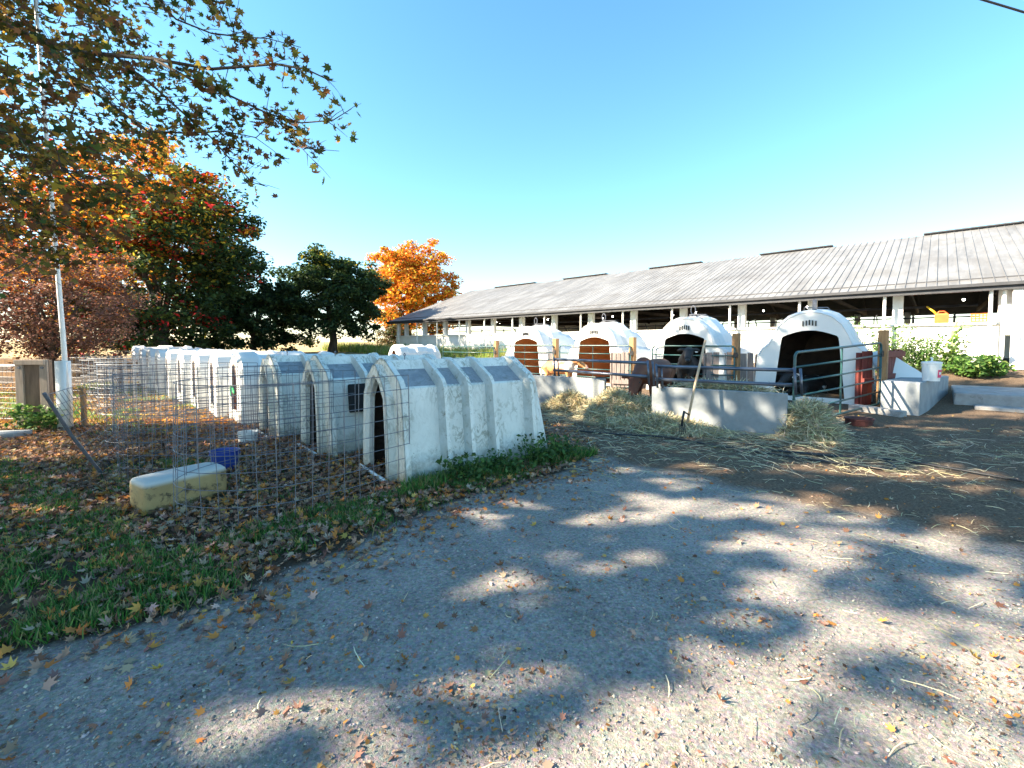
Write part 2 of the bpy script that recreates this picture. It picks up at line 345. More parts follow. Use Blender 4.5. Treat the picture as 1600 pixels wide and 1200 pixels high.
def make_tree(name, base, label, cat, trunk_h, cc, cr, nclump, nleaf, cl_r, leaf, pal, seed, group=None, keep=None, tmpl=None, nbr=8, r0=.25, colour=None, hollow=.45, flat=-.75, lean=(0, 0), jit=.22):
    root = thing(name, base, 0, label, cat, group); mb = MB()
    tips = grow_branches(mb, base, trunk_h, cc, cr, nbr, r0, seed, lean=lean); 
    mb.build('trunk', M_bark, root, smooth=True, world=True)
    P, C, k = crown_points(cc, cr, nclump, nleaf, cl_r, seed, hollow, flat, keep, tips)
    n = len(P); g = np.random.default_rng(seed+5)
    if keep is not None:
        ok = keep(P); P, k = P[ok], k[ok]; n = len(P)
    colr = colour(P, C[k], g) if colour else pick(pal, n, jit)
    Rm = rotm(g.uniform(0, 2*pi, n), g.normal(0, .6, n), g.normal(0, .6, n))
    tv, tf = tmpl or (LEAF_V, LEAF_F)
    scatter('crown', tv, tf, P, Rm, leaf*g.uniform(.6, 1.3, n), colr, M_leaf, root, base)
    return root
def palmix(P, C, g, pals, wfun, jit=.2):
    w = wfun(C); w = w/w.sum(1, keepdims=True); cum = np.cumsum(w, 1); r_ = g.random((len(P), 1)); idx = (r_ > cum).sum(1).clip(0, len(pals)-1)
    out = np.zeros((len(P), 3))
    for i, pl in enumerate(pals):
        mk = idx == i; pl = np.array(pl); out[mk] = pl[g.integers(0, len(pl), mk.sum())]
    return out*(1+g.normal(0, jit, (len(P), 1)))
DG = [(.038, .068, .026), (.058, .10, .032), (.028, .052, .024)]; MG = [(.05, .09, .02), (.08, .12, .025), (.035, .06, .02)]
OR = [(.72, .22, .02), (.78, .36, .03), (.60, .14, .02)]; RD = [(.66, .03, .03), (.75, .07, .05), (.50, .03, .03)]; YL = [(.50, .42, .05), (.38, .34, .05), (.62, .46, .04)]
BRN = [(.17, .095, .06), (.12, .065, .045), (.24, .13, .08)]; OLV = [(.13, .11, .02), (.17, .14, .03), (.085, .08, .02), (.24, .16, .03)]
# big maple behind the hutches
c0 = np.array((-21.3, 26, 6.2))
def w_big(C):
    d = (C-c0)/np.array((6.2, 6.2, 5.8)); left = np.clip(.7-d[:, 0]*.8+d[:, 2]*.75, 0, 1.6); hot = np.clip(np.sin(C[:, 0]*1.9+C[:, 2]*1.3)*np.cos(C[:, 2]*1.7+C[:, 1])*1.4, 0, 1)
    hi = np.clip(d[:, 2]+.35, 0, 1); return np.stack([1.0-.9*np.clip(left, 0, 1), .8+0*left, 1.2*left*left+.5*hi*(hot > .2), 1.5*(hot**2)*np.clip(left+.4, .15, 1), .6*left+.2*hi], 1)
make_tree('maple_tree', (-20.5, 26, G(-20.5, 26)), 'big autumn maple behind the wire pens, green on the right, orange on the left', 'tree', 2.2, tuple(c0), (6.3, 5.6, 6.3), 600, 80000, .9, .24, DG, 3,
          colour=lambda P, C, g: palmix(P, C, g, [DG, MG, OR, RD, YL], w_big), flat=-.97, nbr=10, r0=.42, lean=(.3, 0))
# low dark trees and the round tree
make_tree('dark_tree', (-18.2, 31.5, G(-18.2, 31.5)), 'low dark green tree filling the gap between the big maple and the round tree', 'tree', 1.2, (-18.2, 31.5, 3.2), (3.3, 3.0, 2.8), 140, 24000, .65, .22, DG, 5, flat=-.9, r0=.22)
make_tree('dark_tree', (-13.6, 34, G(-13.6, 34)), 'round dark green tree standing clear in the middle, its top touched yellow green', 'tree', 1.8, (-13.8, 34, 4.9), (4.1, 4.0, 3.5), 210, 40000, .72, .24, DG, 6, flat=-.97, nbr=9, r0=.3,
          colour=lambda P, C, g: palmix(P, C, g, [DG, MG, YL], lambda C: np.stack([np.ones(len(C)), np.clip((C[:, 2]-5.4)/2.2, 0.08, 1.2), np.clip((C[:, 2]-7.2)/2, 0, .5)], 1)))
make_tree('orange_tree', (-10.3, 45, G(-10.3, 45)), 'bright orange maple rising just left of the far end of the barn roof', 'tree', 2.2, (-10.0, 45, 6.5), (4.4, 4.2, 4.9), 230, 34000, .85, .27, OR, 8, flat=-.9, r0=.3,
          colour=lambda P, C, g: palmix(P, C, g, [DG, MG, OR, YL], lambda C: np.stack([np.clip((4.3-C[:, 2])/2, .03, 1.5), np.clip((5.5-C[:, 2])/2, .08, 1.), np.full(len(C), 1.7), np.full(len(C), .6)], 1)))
make_tree('crabapple_tree', (-15.0, 14.6, G(-15.0, 14.6)), 'small twiggy tree with thin purple brown leaves behind the white pole', 'tree', 1.0, (-15.3, 14.8, 2.8), (3.0, 2.4, 2.25), 340, 34000, .45, .09, BRN, 9, flat=-.97, r0=.13, nbr=14,
          colour=lambda P, C, g: palmix(P, C, g, [BRN, OR, [(.26, .13, .10), (.20, .10, .085)]], lambda C: np.stack([np.full(len(C), 1.), np.clip((C[:, 2]-3.0)*.8, 0.06, .8), np.full(len(C), .8)], 1)))
make_tree('shrub', (-10.0, 39.5, G(-10, 39.5)), 'brown and green shrub growing against the far gable of the barn', 'shrub', .5, (-10.3, 39.5, 2.0), (1.6, 1.2, 1.2), 70, 6000, .45, .16, BRN, 12, r0=.07, colour=lambda P, C, g: palmix(P, C, g, [BRN, OLV, DG], lambda C: np.ones((len(C), 3))))
# the yard maple whose limbs hang into the picture at the upper left; its trunk stands outside the frame
def keep_near(Pp):
    u, v_ = proj(Pp); y = Pp[:, 1]
    infr = (u > -40) & (u < 1640) & (v_ > -40) & (v_ < 1240) & (y > .3)
    edge = np.interp(v_, [0, 60, 150, 210, 270, 340, 430], [250, 230, 255, 250, 170, 130, 70])+18*np.sin(v_*.11+Pp[:, 2]*3)
    okin = (u < edge) & (v_ < 395+20*np.sin(u*.05))
    h_ = np.sin(Pp[:, 0]*3.1+Pp[:, 1]*4.3)+np.sin(Pp[:, 2]*5.2+Pp[:, 0]*2.2)
    return (~infr) | (okin & (h_ > .0))
TD = cos(SUN_EL)/sin(SUN_EL)
def blob(x, y):
    v = 0
    for f, a, ph in ((2.4, .3, 0), (4.1, 1.4, 2), (6.2, 2.5, 4), (8.4, .9, 1), (10.3, 2.0, 5), (13, .5, 3), (16, 2.3, 2), (19, 1.2, 4)):
        v = v+np.sin(f*(x*.9*cos(a)+y*1.05*sin(a))+ph+1.1*np.sin(1.3*x-1.7*y+ph))/(1+.015*f)
    return v/2.6
def lit(x, y):
    """chosen sun patches on the ground; the crowns are carved to let them through"""
    th = np.full(x.shape, 1.2)
    def reg(cx, cy, rx, ry, t_): 
        w = np.exp(-(((x-cx)/rx)**2+((y-cy)/ry)**2)**2); np.copyto(th, th+(t_-th)*w)
    reg(2.1, 3.8, 2.3, 1.6, -.16); reg(1.8, 1.6, 1.7, .95, -.48); reg(.2, 1.35, 1.2, .35, -.2); reg(5.0, 5.5, 3.2, 1.3, .12); reg(7.8, 8.9, 2.6, 1.3, .10); reg(3.2, 6.9, 2.2, .6, .3)
    reg(4.5, 3.2, 1.4, 1.0, .12); reg(2.3, 9.7, 1.4, 1.3, -.5); reg(3.75, 8.25, .6, .5, -1.4); reg(5.0, 7.45, .2, .25, -1.); reg(3.3, 7.2, 1.6, .5, .0); reg(9.0, 9.5, .8, .6, 0)
    return (blob(x, y) > th) | ((y > 8.45+.1*np.sin(3*x)+.2*np.sin(.9*x)) & (x < -3.4)) | (np.abs(y-(1.86+.2*(x+.8))) < .07+.03*np.sin(5*x))&(x > -1.5)&(x < 0.2) | ((y > 12.6) & (x < 5))
def keep_all(Pp):  # leaves that would shade the chosen sun patches are removed
    t_ = Pp[:, 2]*TD; return keep_near(Pp) & ~lit(Pp[:, 0]-SX*t_, Pp[:, 1]-SY*t_)
def col_near(P, C, g): return palmix(P, C, g, [OLV, [(.17, .08, .03), (.24, .10, .035), (.13, .06, .03)], [(.48, .26, .03), (.40, .32, .05)], MG], lambda C: np.stack([np.full(len(C), 1.0), np.full(len(C), .7), np.full(len(C), .28), np.full(len(C), .4)], 1))
near = make_tree('maple_tree', (-10.8, 4.6, 0), 'yard maple reaching in from the upper left with olive and rust leaves', 'tree', 2.8, (-11.0, 5.0, 8.6), (6.2, 6.2, 6.6), 600, 58000, .85, .12, OLV, 21, keep=keep_all, tmpl=(MAPLE5_V, MAPLE5_F), r0=.36, nbr=11, colour=col_near, hollow=.25, flat=-.8)
limbs = [ # (pixel u, v, distance Y) along each limb, radius px at start
 ([(-260, -60, 6.6), (-60, 5, 6.0), (60, 62, 5.6), (130, 82, 5.4), (240, 92, 5.1), (330, 108, 4.9), (430, 100, 4.7), (478, 108, 4.6), (516, 126, 4.55)], 6.5),
 ([(240, 92, 5.1), (300, 125, 5.0), (360, 150, 4.9), (420, 178, 4.8), (470, 192, 4.7), (520, 188, 4.6), (549, 170, 4.55)], 3.2),
 ([(180, 88, 5.3), (240, 135, 5.2), (290, 180, 5.1), (330, 215, 5.0), (365, 255, 4.95), (395, 285, 4.9), (418, 292, 4.9)], 2.8),
 ([(205, -60, 5.2), (235, -10, 5.1), (275, 30, 5.0), (330, 52, 4.9), (380, 58, 4.8), (418, 60, 4.8), (470, 74, 4.7)], 2.6),
 ([(420, 178, 4.8), (450, 205, 4.75), (480, 232, 4.7), (530, 236, 4.65)], 1.3),
 ([(448, 196, 4.75), (470, 230, 4.7), (496, 257, 4.65)], 1.1),
 ([(60, 62, 5.6), (110, 120, 5.6), (170, 160, 5.5), (230, 205, 5.4), (290, 208, 5.2), (350, 205, 5.1), (400, 215, 5.0), (417, 200, 5.0)], 3.2),
 ([(-60, 150, 6.2), (30, 215, 6.0), (90, 255, 5.9), (140, 300, 5.8), (205, 305, 5.6), (260, 300, 5.5)], 3.4),
 ([(-60, 250, 6.0), (20, 300, 5.9), (80, 340, 5.8), (140, 372, 5.7), (190, 362, 5.6)], 2.6),
 ([(-40, 330, 5.9), (30, 372, 5.8), (80, 398, 5.7), (120, 420, 5.7)], 1.6),
 ([(310, -30, 4.9), (335, -5, 4.85), (352, 22, 4.8)], 1.0),
 ([(160, -60, 5.5), (150, 0, 5.5), (170, 60, 5.4), (165, 130, 5.4)], 2.0)]
lm = MB(); LP = []; g = np.random.default_rng(5)
for pts, rp in limbs:
    w = [atY(u, v_, Y) for u, v_, Y in pts]; n = len(w); rr = [rp*Y/F*(1-.85*i/(n-1))/1.6+.0015 for i, (_, _, Y) in enumerate(pts)]
    lm.tube(w, rr, 6)
    for i in range(n-1):
        L = (w[i+1]-w[i]).length
        for _ in range(max(1, int(L*13))):
            a = w[i].lerp(w[i+1], rnd.random()); lastseg = i >= n-2
            d = ((w[i+1]-w[i]).normalized()*.6+Vector((rnd.gauss(0, .6), rnd.gauss(0, .7), rnd.gauss(-.05, .5)))).normalized(); ll = rnd.uniform(.12, .42)*(.6 if lastseg else 1)
            b = a+d*ll+Vector((0, 0, rnd.uniform(-.03, .05)))
            lm.tube([a, a.lerp(b, .5)+Vector((0, 0, .01)), b], [.0045, .003, .0015], 4, cap=False)
            thin = .35 if (lastseg and pts[-1][0] > 400) else 1
            for _ in range(int(rnd.randint(5, 13)*thin)):
                q_ = a.lerp(b, rnd.uniform(.3, 1.05)); LP.append(q_+Vector((rnd.gauss(0, .05), rnd.gauss(0, .05), rnd.gauss(-.03, .05))))
for _ in range(430):   # the tangle of twigs that fills the corner
    u = rnd.uniform(-60, 300); v_ = rnd.uniform(-40, 410); 
    e_ = float(np.interp(v_, [0, 60, 150, 200, 260, 330, 400], [235, 225, 240, 280, 190, 140, 90]))
    if u > e_ or rnd.random() > (.85 if v_ > 190 else .50): continue
    a = atY(u, v_, rnd.uniform(4.8, 7.6)); d = Vector((rnd.gauss(.5, .5), rnd.gauss(0, .6), rnd.gauss(-.15, .4))).normalized(); b = a+d*rnd.uniform(.3, .8)
    lm.tube([a, a.lerp(b, .5)+Vector((0, 0, .04)), b], [.008, .005, .002], 4, cap=False)
    for _ in range(rnd.randint(9, 22)): q_ = a.lerp(b, rnd.uniform(-.1, 1.1)); LP.append(q_+Vector((rnd.gauss(0, .12), rnd.gauss(0, .12), rnd.gauss(-.02, .09))))
lo_ = lm.build('limb', M_bark, near, smooth=True, world=True)
LP = np.array([list(p_) for p_ in LP]); t_ = LP[:, 2]*TD; LP = LP[~(lit(LP[:, 0]-SX*t_, LP[:, 1]-SY*t_) & (g.random(len(LP)) < .6))]; n = len(LP)
scatter('limb_leaves', MAPLE_V, MAPLE_F, LP, rotm(g.uniform(0, 6.28, n), g.normal(.3, .7, n), g.normal(0, .7, n)), g.uniform(.040, .082, n), col_near(LP, LP, g), M_leaf, near, near.location)
# two more yard trees outside the frame: their carved crowns shape the yard's shade
make_tree('maple_tree', (-12.5, -3.4, 0), 'tall unseen green maple beside the gravel drive left of the camera, crown carved to place sun patches', 'tree', 2.6, (-12.5, -3.2, 6.2), (4.8, 4.8, 4.8), 200, 26000, .8, .2, OLV, 31, keep=keep_all, r0=.33, colour=col_near, hollow=.2)
make_tree('maple_tree', (-17.5, 1.2, 0), 'tall unseen green maple farther out left of the drive, crown carved to place sun patches', 'tree', 3.2, (-17.5, 1.6, 10.2), (5.2, 5.4, 5.2), 220, 28000, .8, .2, OLV, 33, keep=keep_all, r0=.33, colour=col_near, hollow=.2)

# ------------------------------------------------------------ the dairy barn
yaw_b = math.atan2(E1[1], E1[0])          # local +x runs along the wall away from us, local +y out towards the camera
BL, BR, BW = 31.9, -9.0, 16.4
barn = thing('dairy_barn', (P0[0], P0[1], 0), yaw_b, 'long open sided white dairy barn with a low grey metal roof and dark interior', 'barn')
# local y points to -E2 (towards the yard): rotate (0,1) by yaw gives (-.685,-.729)
ZB, ZS, ZE, ZR = .70, 2.15, 3.40, 6.40
mb = MB(); mb.box(((BL+BR*0-.9)/2+0, -.12, (ZB+ZS)/2-.1), (BL+.9, .24, ZS-ZB+.2)); mb.build('wall', M_barnwall, barn)
mb = MB(); mb.box(((BL-.9)/2, -.1, ZS+.035), (BL+.96, .36, .07)); mb.build('sill', M_white, barn)
mb = MB(); mb.box((BL-.12, -BW/2, (ZB+ZS)/2-.1), (.23, BW-.5, ZS-ZB+.2)); mb.build('wall', M_barnwall, barn)
mb = MB(); 
mb.add([(BL-.02, -.1, ZE-.1), (BL-.02, -BW+.1, ZE-.1), (BL-.02, -BW/2, ZR-.15), (BL-.12, -.1, ZE-.1), (BL-.12, -BW+.1, ZE-.1), (BL-.12, -BW/2, ZR-.15)], [(0, 1, 2), (5, 4, 3), (0, 3, 4, 1), (1, 4, 5, 2), (2, 5, 3, 0)]); mb.build('gable', M_white, barn)
mb = MB(); mb.box(((BL+14)/2, -BW+.1, (ZB+ZE)/2), (BL-14, .2, ZE-ZB)); mb.box((2.6, -BW+.1, (ZB+2.05)/2), (22.7, .2, 2.05-ZB))  # full height stretch added to block daylight, standing in for buildings beyond
for x in (-8, -3.2, 1.8, 4.2, 6.6, 9, 11.4): mb.box((x, -BW+.12, ZE-.6), (.3, .26, 1.4))
mb.build('rear_wall', M_barnwall, barn)
mb = MB(); mb.box(((BL+BR)/2, -BW/2, ZB+.03), (BL-BR-.6, BW-.6, .08)); mb.build('floor', M_conc2, barn)
for k in range(14):
    x = -.91+2.43*k; mb = MB(); mb.box((x, -.16, (ZS+.07+ZE-.02)/2), (.27, .24, ZE-ZS-.09)); mb.build('column', M_white, barn)
    mb = MB(); mb.tube([(x+.32, .34, ZB-.1), (x+.32, .34, ZE-.08)], .045, 8); mb.build('pipe_post', M_white, barn)
mb = MB(); mb.box((BL-.12, -.16, (ZS+.07+ZE)/2), (.2, .24, ZE-ZS-.1)); mb.build('column', M_white, barn)
# roof: two slopes with standing seams
OV = .5; sl_ = (ZR-ZE)/(BW/2); ze = ZE-OV*sl_+.12
m_roof, t, p, o = nodes('weathered roof steel'); v = coords(t, 'Object', (1, .12, .3)); n1 = noise(t, v, 2.2, 8, .7); tcx = N(t, 'TexCoord')
c = ramp(t, n1, [(.3, (.15, .15, .155)), (.5, (.23, .23, .235)), (.72, (.32, .32, .32))]); c = mixc(t, ramp(t, noise(t, coords(t, 'Object'), .8, 5, .6), [(.45, 0.), (.7, .6)]), c, (.15, .14, .13))
t.links.new(c, p.inputs['Base Color']); p.inputs['Roughness'].default_value = .55; p.inputs['Metallic'].default_value = .25
mb = MB(); x0, x1 = BR, BL+.45
for sgn in (1, -1):
    y_e = OV if sgn > 0 else -BW-OV; ym = -BW/2
    a, b, c_, d = (x0, y_e, ze), (x1, y_e, ze), (x1, ym, ZR+.12), (x0, ym, ZR+.12)
    vs = [a, b, c_, d]+[(q[0], q[1], q[2]-.05) for q in (a, b, c_, d)]
    mb.add(vs, [(0, 1, 2, 3), (7, 6, 5, 4), (0, 4, 5, 1), (1, 5, 6, 2), (3, 7, 4, 0)])
    if sgn > 0:
        x = x0+.1
        while x < x1-.05:
            mb.beam((x, y_e, ze+.02), (x, ym, ZR+.14), .018, .007); x += .25
mb.build('roof', m_roof, barn)
mb = MB(); mb.box(((x0+x1)/2, OV+.01, ze-.10), (x1-x0, .05, .2)); mb.box(((x0+x1)/2, OV+.08, ze-.03), (x1-x0, .10, .09)); mb.build('gutter', M_fascia, barn)
mb = MB(); mb.box(((x0+BL)/2, -.16, ZE+.08), (BL-x0, .2, .2)); mb.build('plate_beam', M_fascia, barn)
mb = MB(); mb.tube([(-.6, .1, ZE-.17), (BL-.3, .1, ZE-.17)], .075, 8); mb.build('curtain_roll', mat('rolled curtain', (.42, .45, .50), (.26, .28, .32), 9, .7), barn)
mb = MB()
for i in range(17):
    x = BR+.6+i*2.43
    for sgn in (0, 1):
        mb.beam((x, -.2 if not sgn else -BW+.2, ZE-.02), (x, -BW/2, ZR-.1), .08, .22)
    mb.box((x, -BW/2, ZE+.05), (.08, BW-.6, .16))
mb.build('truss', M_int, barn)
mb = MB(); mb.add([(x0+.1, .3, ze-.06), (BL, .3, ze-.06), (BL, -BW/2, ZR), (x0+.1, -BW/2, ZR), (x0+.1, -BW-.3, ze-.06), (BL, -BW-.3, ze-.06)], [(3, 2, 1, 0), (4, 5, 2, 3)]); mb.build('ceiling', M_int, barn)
for (u0, u1) in ((774, 836), (880, 947), (1013, 1094), (1184, 1296), (1436, 1610)):   # dark vent caps along the ridge
    def tr(u):
        a = (u-800)/F; Q = P0+E2*BW/2; return (Q[0]-a*Q[1])/(a*E1[1]-E1[0])
    t0, t1 = tr(u0), tr(u1); mb = MB(); mb.box(((t0+t1)/2, -BW/2, ZR+.17), (abs(t1-t0), .4, .05)); mb.box(((t0+t1)/2, -BW/2, ZR+.13), (abs(t1-t0)-.1, .25, .05)); mb.build('ridge_vent', M_fascia, barn)
me_, t, p, o = nodes('lit barn bulb'); p.inputs['Emission Color'].default_value = (1, .95, .85, 1); p.inputs['Emission Strength'].default_value = 9
for i in range(12):
    x = -.2+i*2.6; mb = MB(); mb.ball((x, -5.2-(i % 2)*3, ZE-.1+(i % 2)*.12), .045, 8, 5); mb.build('bulb', me_, barn, smooth=True)
mb = MB()
for k, yy in enumerate((-2.2, -7, -11)):
    for z in (1.6, 2.5-.1*k): mb.tube([(-.5, yy, z), (BL-1, yy, z)], .03, 6)
for i in range(24):
    x = i*1.3; mb.tube([(x, -6.2, .8), (x, -6.2, 2.75), (x, -7.4, 2.9), (x, -7.9, 2.4)], .03, 6)
mb.tube([(-.5, -3.2, 2.95), (BL-1, -3.2, 2.95)], .05, 6)
mb.build('stall_rail', M_rail, barn)
# sliding door and down pipe at the right end of the open bays
mb = MB(); mb.box((-1.27, .42, (ZB+.12+3.28)/2), (.52, .09, 3.16-ZB)); mb.box((-2.1, -.1, 2.9), (2.4, .2, .7)); dr_ = mb.build('door', M_white, barn, bevel=.01); mb = MB(); mb.tube([(-1.15, .47, 1.7), (-1.15, .53, 1.72), (-1.15, .53, 1.95), (-1.15, .47, 1.97)], .012, 6); mb.build('handle', M_steel, dr_)
mb = MB(); mb.box((-3.4, -.1, 1.95), (3.0, .08, .9)); mb.box((-3.4, -.1, 1.1), (3.0, .08, .5)); mb.build('inner_gate', M_red, barn)
mb = MB(); mb.tube([(-.86, .3, ZE-.1), (-.86, .3, 1.2), (-.80, .2, .9)], .05, 8); mb.build('down_pipe', M_white, barn)
# things on the sill
def barn_pt(x, y, z): q = P0+E1*x-E2*y; return Vector((q[0], q[1], z))
p_ = barn_pt(.45, -.08, ZS+.07)
can = thing('fuel_can', p_, yaw_b+pi, 'orange fuel can with a yellow spout standing on the white barn sill', 'fuel can')
mb = MB(); mb.rings([[(x*sx, y*sx, z) for x, y in ((-.17, -.12), (.17, -.12), (.17, .12), (-.17, .12))] for z, sx in ((0, .95), (.04, 1), (.26, 1), (.32, .8))]); mb.tube([(-.12, 0, .31), (-.06, 0, .38), (.06, 0, .38), (.12, 0, .31)], .02, 6); mb.build('can_body', M_orange, can, bevel=.02)
mb = MB(); mb.tube([(-.12, 0, .30), (-.2, 0, .40), (-.36, 0, .56)], [.035, .03, .022], 8); mb.build('spout', M_yellow, can, smooth=True)
p_ = barn_pt(-.38, -.08, ZS+.07); bk = thing('basket', p_, yaw_b, 'small orange slatted basket on the barn sill near the door', 'basket')
mb = MB()
for z in (.02, .1, .18, .24): mb.rings([[(x*1., y*1., z+dz) for x, y in ((-.18, -.1), (.18, -.1), (.18, .1), (-.18, .1))] for dz in (0, .035)], cap0=z < .05, cap1=False)
for a in (-.16, -.08, 0, .08, .16): mb.box((a, .1, .14), (.03, .01, .26))
mb.build('basket_body', M_orange, bk, solid=.008)

# ------------------------------------------------------------ ribbed calf hutches
def bridge_front(mb, y, outer, inner, mi=0, y2=None):
    n = len(outer); vs = [(a, y, b) for a, b in outer]+[(a, y if y2 is None else y2, b) for a, b in inner]
    mb.add(vs, [(i, i+1, n+i+1, n+i) for i in range(n-1)], mi)
def mirror(h): return h+[(-a, b) for a, b in h[::-1]]
def ribbed_hutch(window=False):
    root = thing('calf_hutch', (0, 0, 0)); mb = MB()
    outP = mirror([(.70, 0), (.64, .50), (.575, 1.05), (.50, 1.15), (.14, 1.345), (.06, 1.38)]); inP = mirror([(.57, 0), (.51, .50), (.45, 1.045), (.42, 1.065), (.13, 1.25), (.06, 1.36)])
    L = 2.06; st = [(.0, 0), (.07, 0), (.11, 1), (.50, 1), (.53, 0), (.58, 0), (.62, 1), (.83, 1), (.86, 0), (.91, 0), (.95, 1), (1.18, 1), (1.21, 0), (1.26, 0), (1.31, 1), (1.78, 1), (1.82, 0), (1.88, 0)]
    rs = [[(a, y, b) for a, b in (inP if k else outP)] for y, k in st]; n = len(outP); vs = [q for r in rs for q in r]
    for i in range(len(st)-1):
        for j in range(n-1):
            roof = st[i][1] == 1 and st[i+1][1] == 1 and j in (3, n-5)
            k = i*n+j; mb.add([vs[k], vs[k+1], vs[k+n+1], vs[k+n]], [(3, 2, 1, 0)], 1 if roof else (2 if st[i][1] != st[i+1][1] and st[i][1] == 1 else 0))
    # back wall
    b_ = [(a*(.94-.05*z), L+.02-.12*z, z) for a, z in outP]; mb.rings([[(a, 1.88, z) for a, z in outP], b_], False, True, closed=False)
    door = mirror([(.31, .02), (.29, .45), (.25, .90), (.14, 1.05), (.05, 1.13), (.02, 1.15)]); fr = mirror([(.43, .0), (.41, .45), (.36, .96), (.22, 1.14), (.06, 1.29), (.03, 1.31)])
    bridge_front(mb, 0, outP, fr); bridge_front(mb, 0, fr, fr, y2=-.09); bridge_front(mb, -.09, fr, [(a*1.12, z*1.03) for a, z in door]); bridge_front(mb, -.09, [(a*1.12, z*1.03) for a, z in door], door, y2=-.05); bridge_front(mb, -.05, door, door, y2=.01)
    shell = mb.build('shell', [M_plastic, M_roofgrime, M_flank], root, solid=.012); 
    # lining so that the inside reads dark
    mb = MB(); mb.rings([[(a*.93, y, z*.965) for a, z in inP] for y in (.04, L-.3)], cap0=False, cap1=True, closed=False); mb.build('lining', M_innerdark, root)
    mb = MB(); mb.tube([(-.42, -.13, .03), (.42, -.13, .03)], .022, 8); mb.build('threshold_pipe', M_white, root, smooth=True)
    mb = MB(); mb.tube([(0, .3, 1.36), (0, .3, 1.40), (.03, .3, 1.42), (0, .3, 1.44), (-.03, .3, 1.42), (0, .3, 1.40)], .006, 5); mb.build('lift_ring', M_steel, shell)
    if window:
        mb = MB(); mb.beam((.56, .28, .78), (.56, .58, .78), .06, .40, up=(-.1, 0, 1)); mb.build('side_window', M_dark, shell, bevel=.02)
    return root
def place(o, x, y, ax, label, cat='calf hutch', group=None, sc=1, z=None, zs=1):
    """ax: direction (dx,dy) from the door to the back"""
    o.location = (x, y, G(x, y) if z is None else z); o.rotation_euler = (0, 0, math.atan2(ax[1], ax[0])-pi/2); o.scale = (sc, sc, sc*zs); return tag(o, label, cat, group)
GH = 'ribbed hutches of the near row'
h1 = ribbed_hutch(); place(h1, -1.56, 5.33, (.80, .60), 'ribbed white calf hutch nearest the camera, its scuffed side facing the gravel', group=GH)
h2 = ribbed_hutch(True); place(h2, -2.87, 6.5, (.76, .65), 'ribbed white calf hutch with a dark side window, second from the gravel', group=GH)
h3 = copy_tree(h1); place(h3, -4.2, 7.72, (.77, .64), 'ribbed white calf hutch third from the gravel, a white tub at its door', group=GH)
# smooth hutches with a tall round topped door
def smooth_hutch():
    root = thing('calf_hutch', (0, 0, 0)); mb = MB(); L = 2.0
    base = [(.62, 0), (.61, .35), (.57, .8), (.50, 1.1), (.36, 1.28), (.18, 1.37), (.05, 1.39)]; P_ = mirror(base); n = len(P_)
    st = [(-.0, .93), (.06, .99), (.35, 1), (.42, .955), (.78, .955), (.85, 1), (1.25, 1), (1.32, .955), (1.65, .955), (1.72, 1), (1.9, .97), (L, .86)]
    mb.rings([[(a*s, y, z*s) for a, z in P_] for y, s in st], cap0=False, cap1=True, closed=False)
    dr = mirror([(.17, .24), (.175, .45), (.17, .85), (.15, 1.0), (.11, 1.09), (.06, 1.13), (.02, 1.14)]); bridge_front(mb, 0, [(a*.93, z*.93) for a, z in P_], dr)
    mb.add([(-.577, 0, 0), (.577, 0, 0), (.17, 0, .24), (-.17, 0, .24)], [(0, 1, 2, 3)])
    mb.build('shell', M_plastic2, root, solid=.012, smooth=False)
    mb = MB(); mb.rings([[(a*.92, y, z*.94) for a, z in P_] for y in (.05, L-.12)], cap0=False, cap1=True, closed=False); mb.build('lining', M_inner, root)
    mb = MB(); bridge_front(mb, -.012, [(a*1.2, (z-.24)*1.05+.22) for a, z in dr], dr); mb.build('door_frame', M_grey, root, solid=.01)
    return root
pos = [(-5.5, 8.85)]
for k in range(8): pos.append((pos[-1][0]-(1.18 if k < 7 else 1.2), pos[-1][1]+1.10))
lab = ['smooth white calf hutch with a green strap in its tall narrow door', 'smooth white calf hutch next beyond the one with the green strap', 'smooth white calf hutch sixth in the row, third with a tall narrow door',
       'smooth white calf hutch seventh in the row behind layered wire', 'smooth white calf hutch eighth in the row, its door a faint slit', 'smooth white calf hutch ninth in the row, in full sun', 'smooth white calf hutch tenth in the row, in full sun', 'next to last smooth white hutch at the far left end of the row', 'last smooth white hutch at the far left end of the row']
s0 = smooth_hutch()
for i, (x, y) in enumerate(pos):
    o = s0 if i == 0 else copy_tree(s0); place(o, x, y, (.74+.03*sin(i*2), .67), lab[i], group='smooth white hutches of the near row')
mb = MB(); mb.box((.02, -.04, .66), (.34, .02, .07), ry=.25); mb.box((-.1, -.05, .6), (.05, .02, .16), ry=-.4)
st_ = mb.build('strap', mat('green strap', (.03, .35, .12)), [c for c in [s0]][0])
o = copy_tree(s0); [bpy.data.objects.remove(c) for c in list(o.children) if c.name.startswith('strap')]
place(o, -4.9, 18.6, (.74, .67), 'low white hutch alone in front of the green farm gate, beyond the ribbed row', sc=1.0)

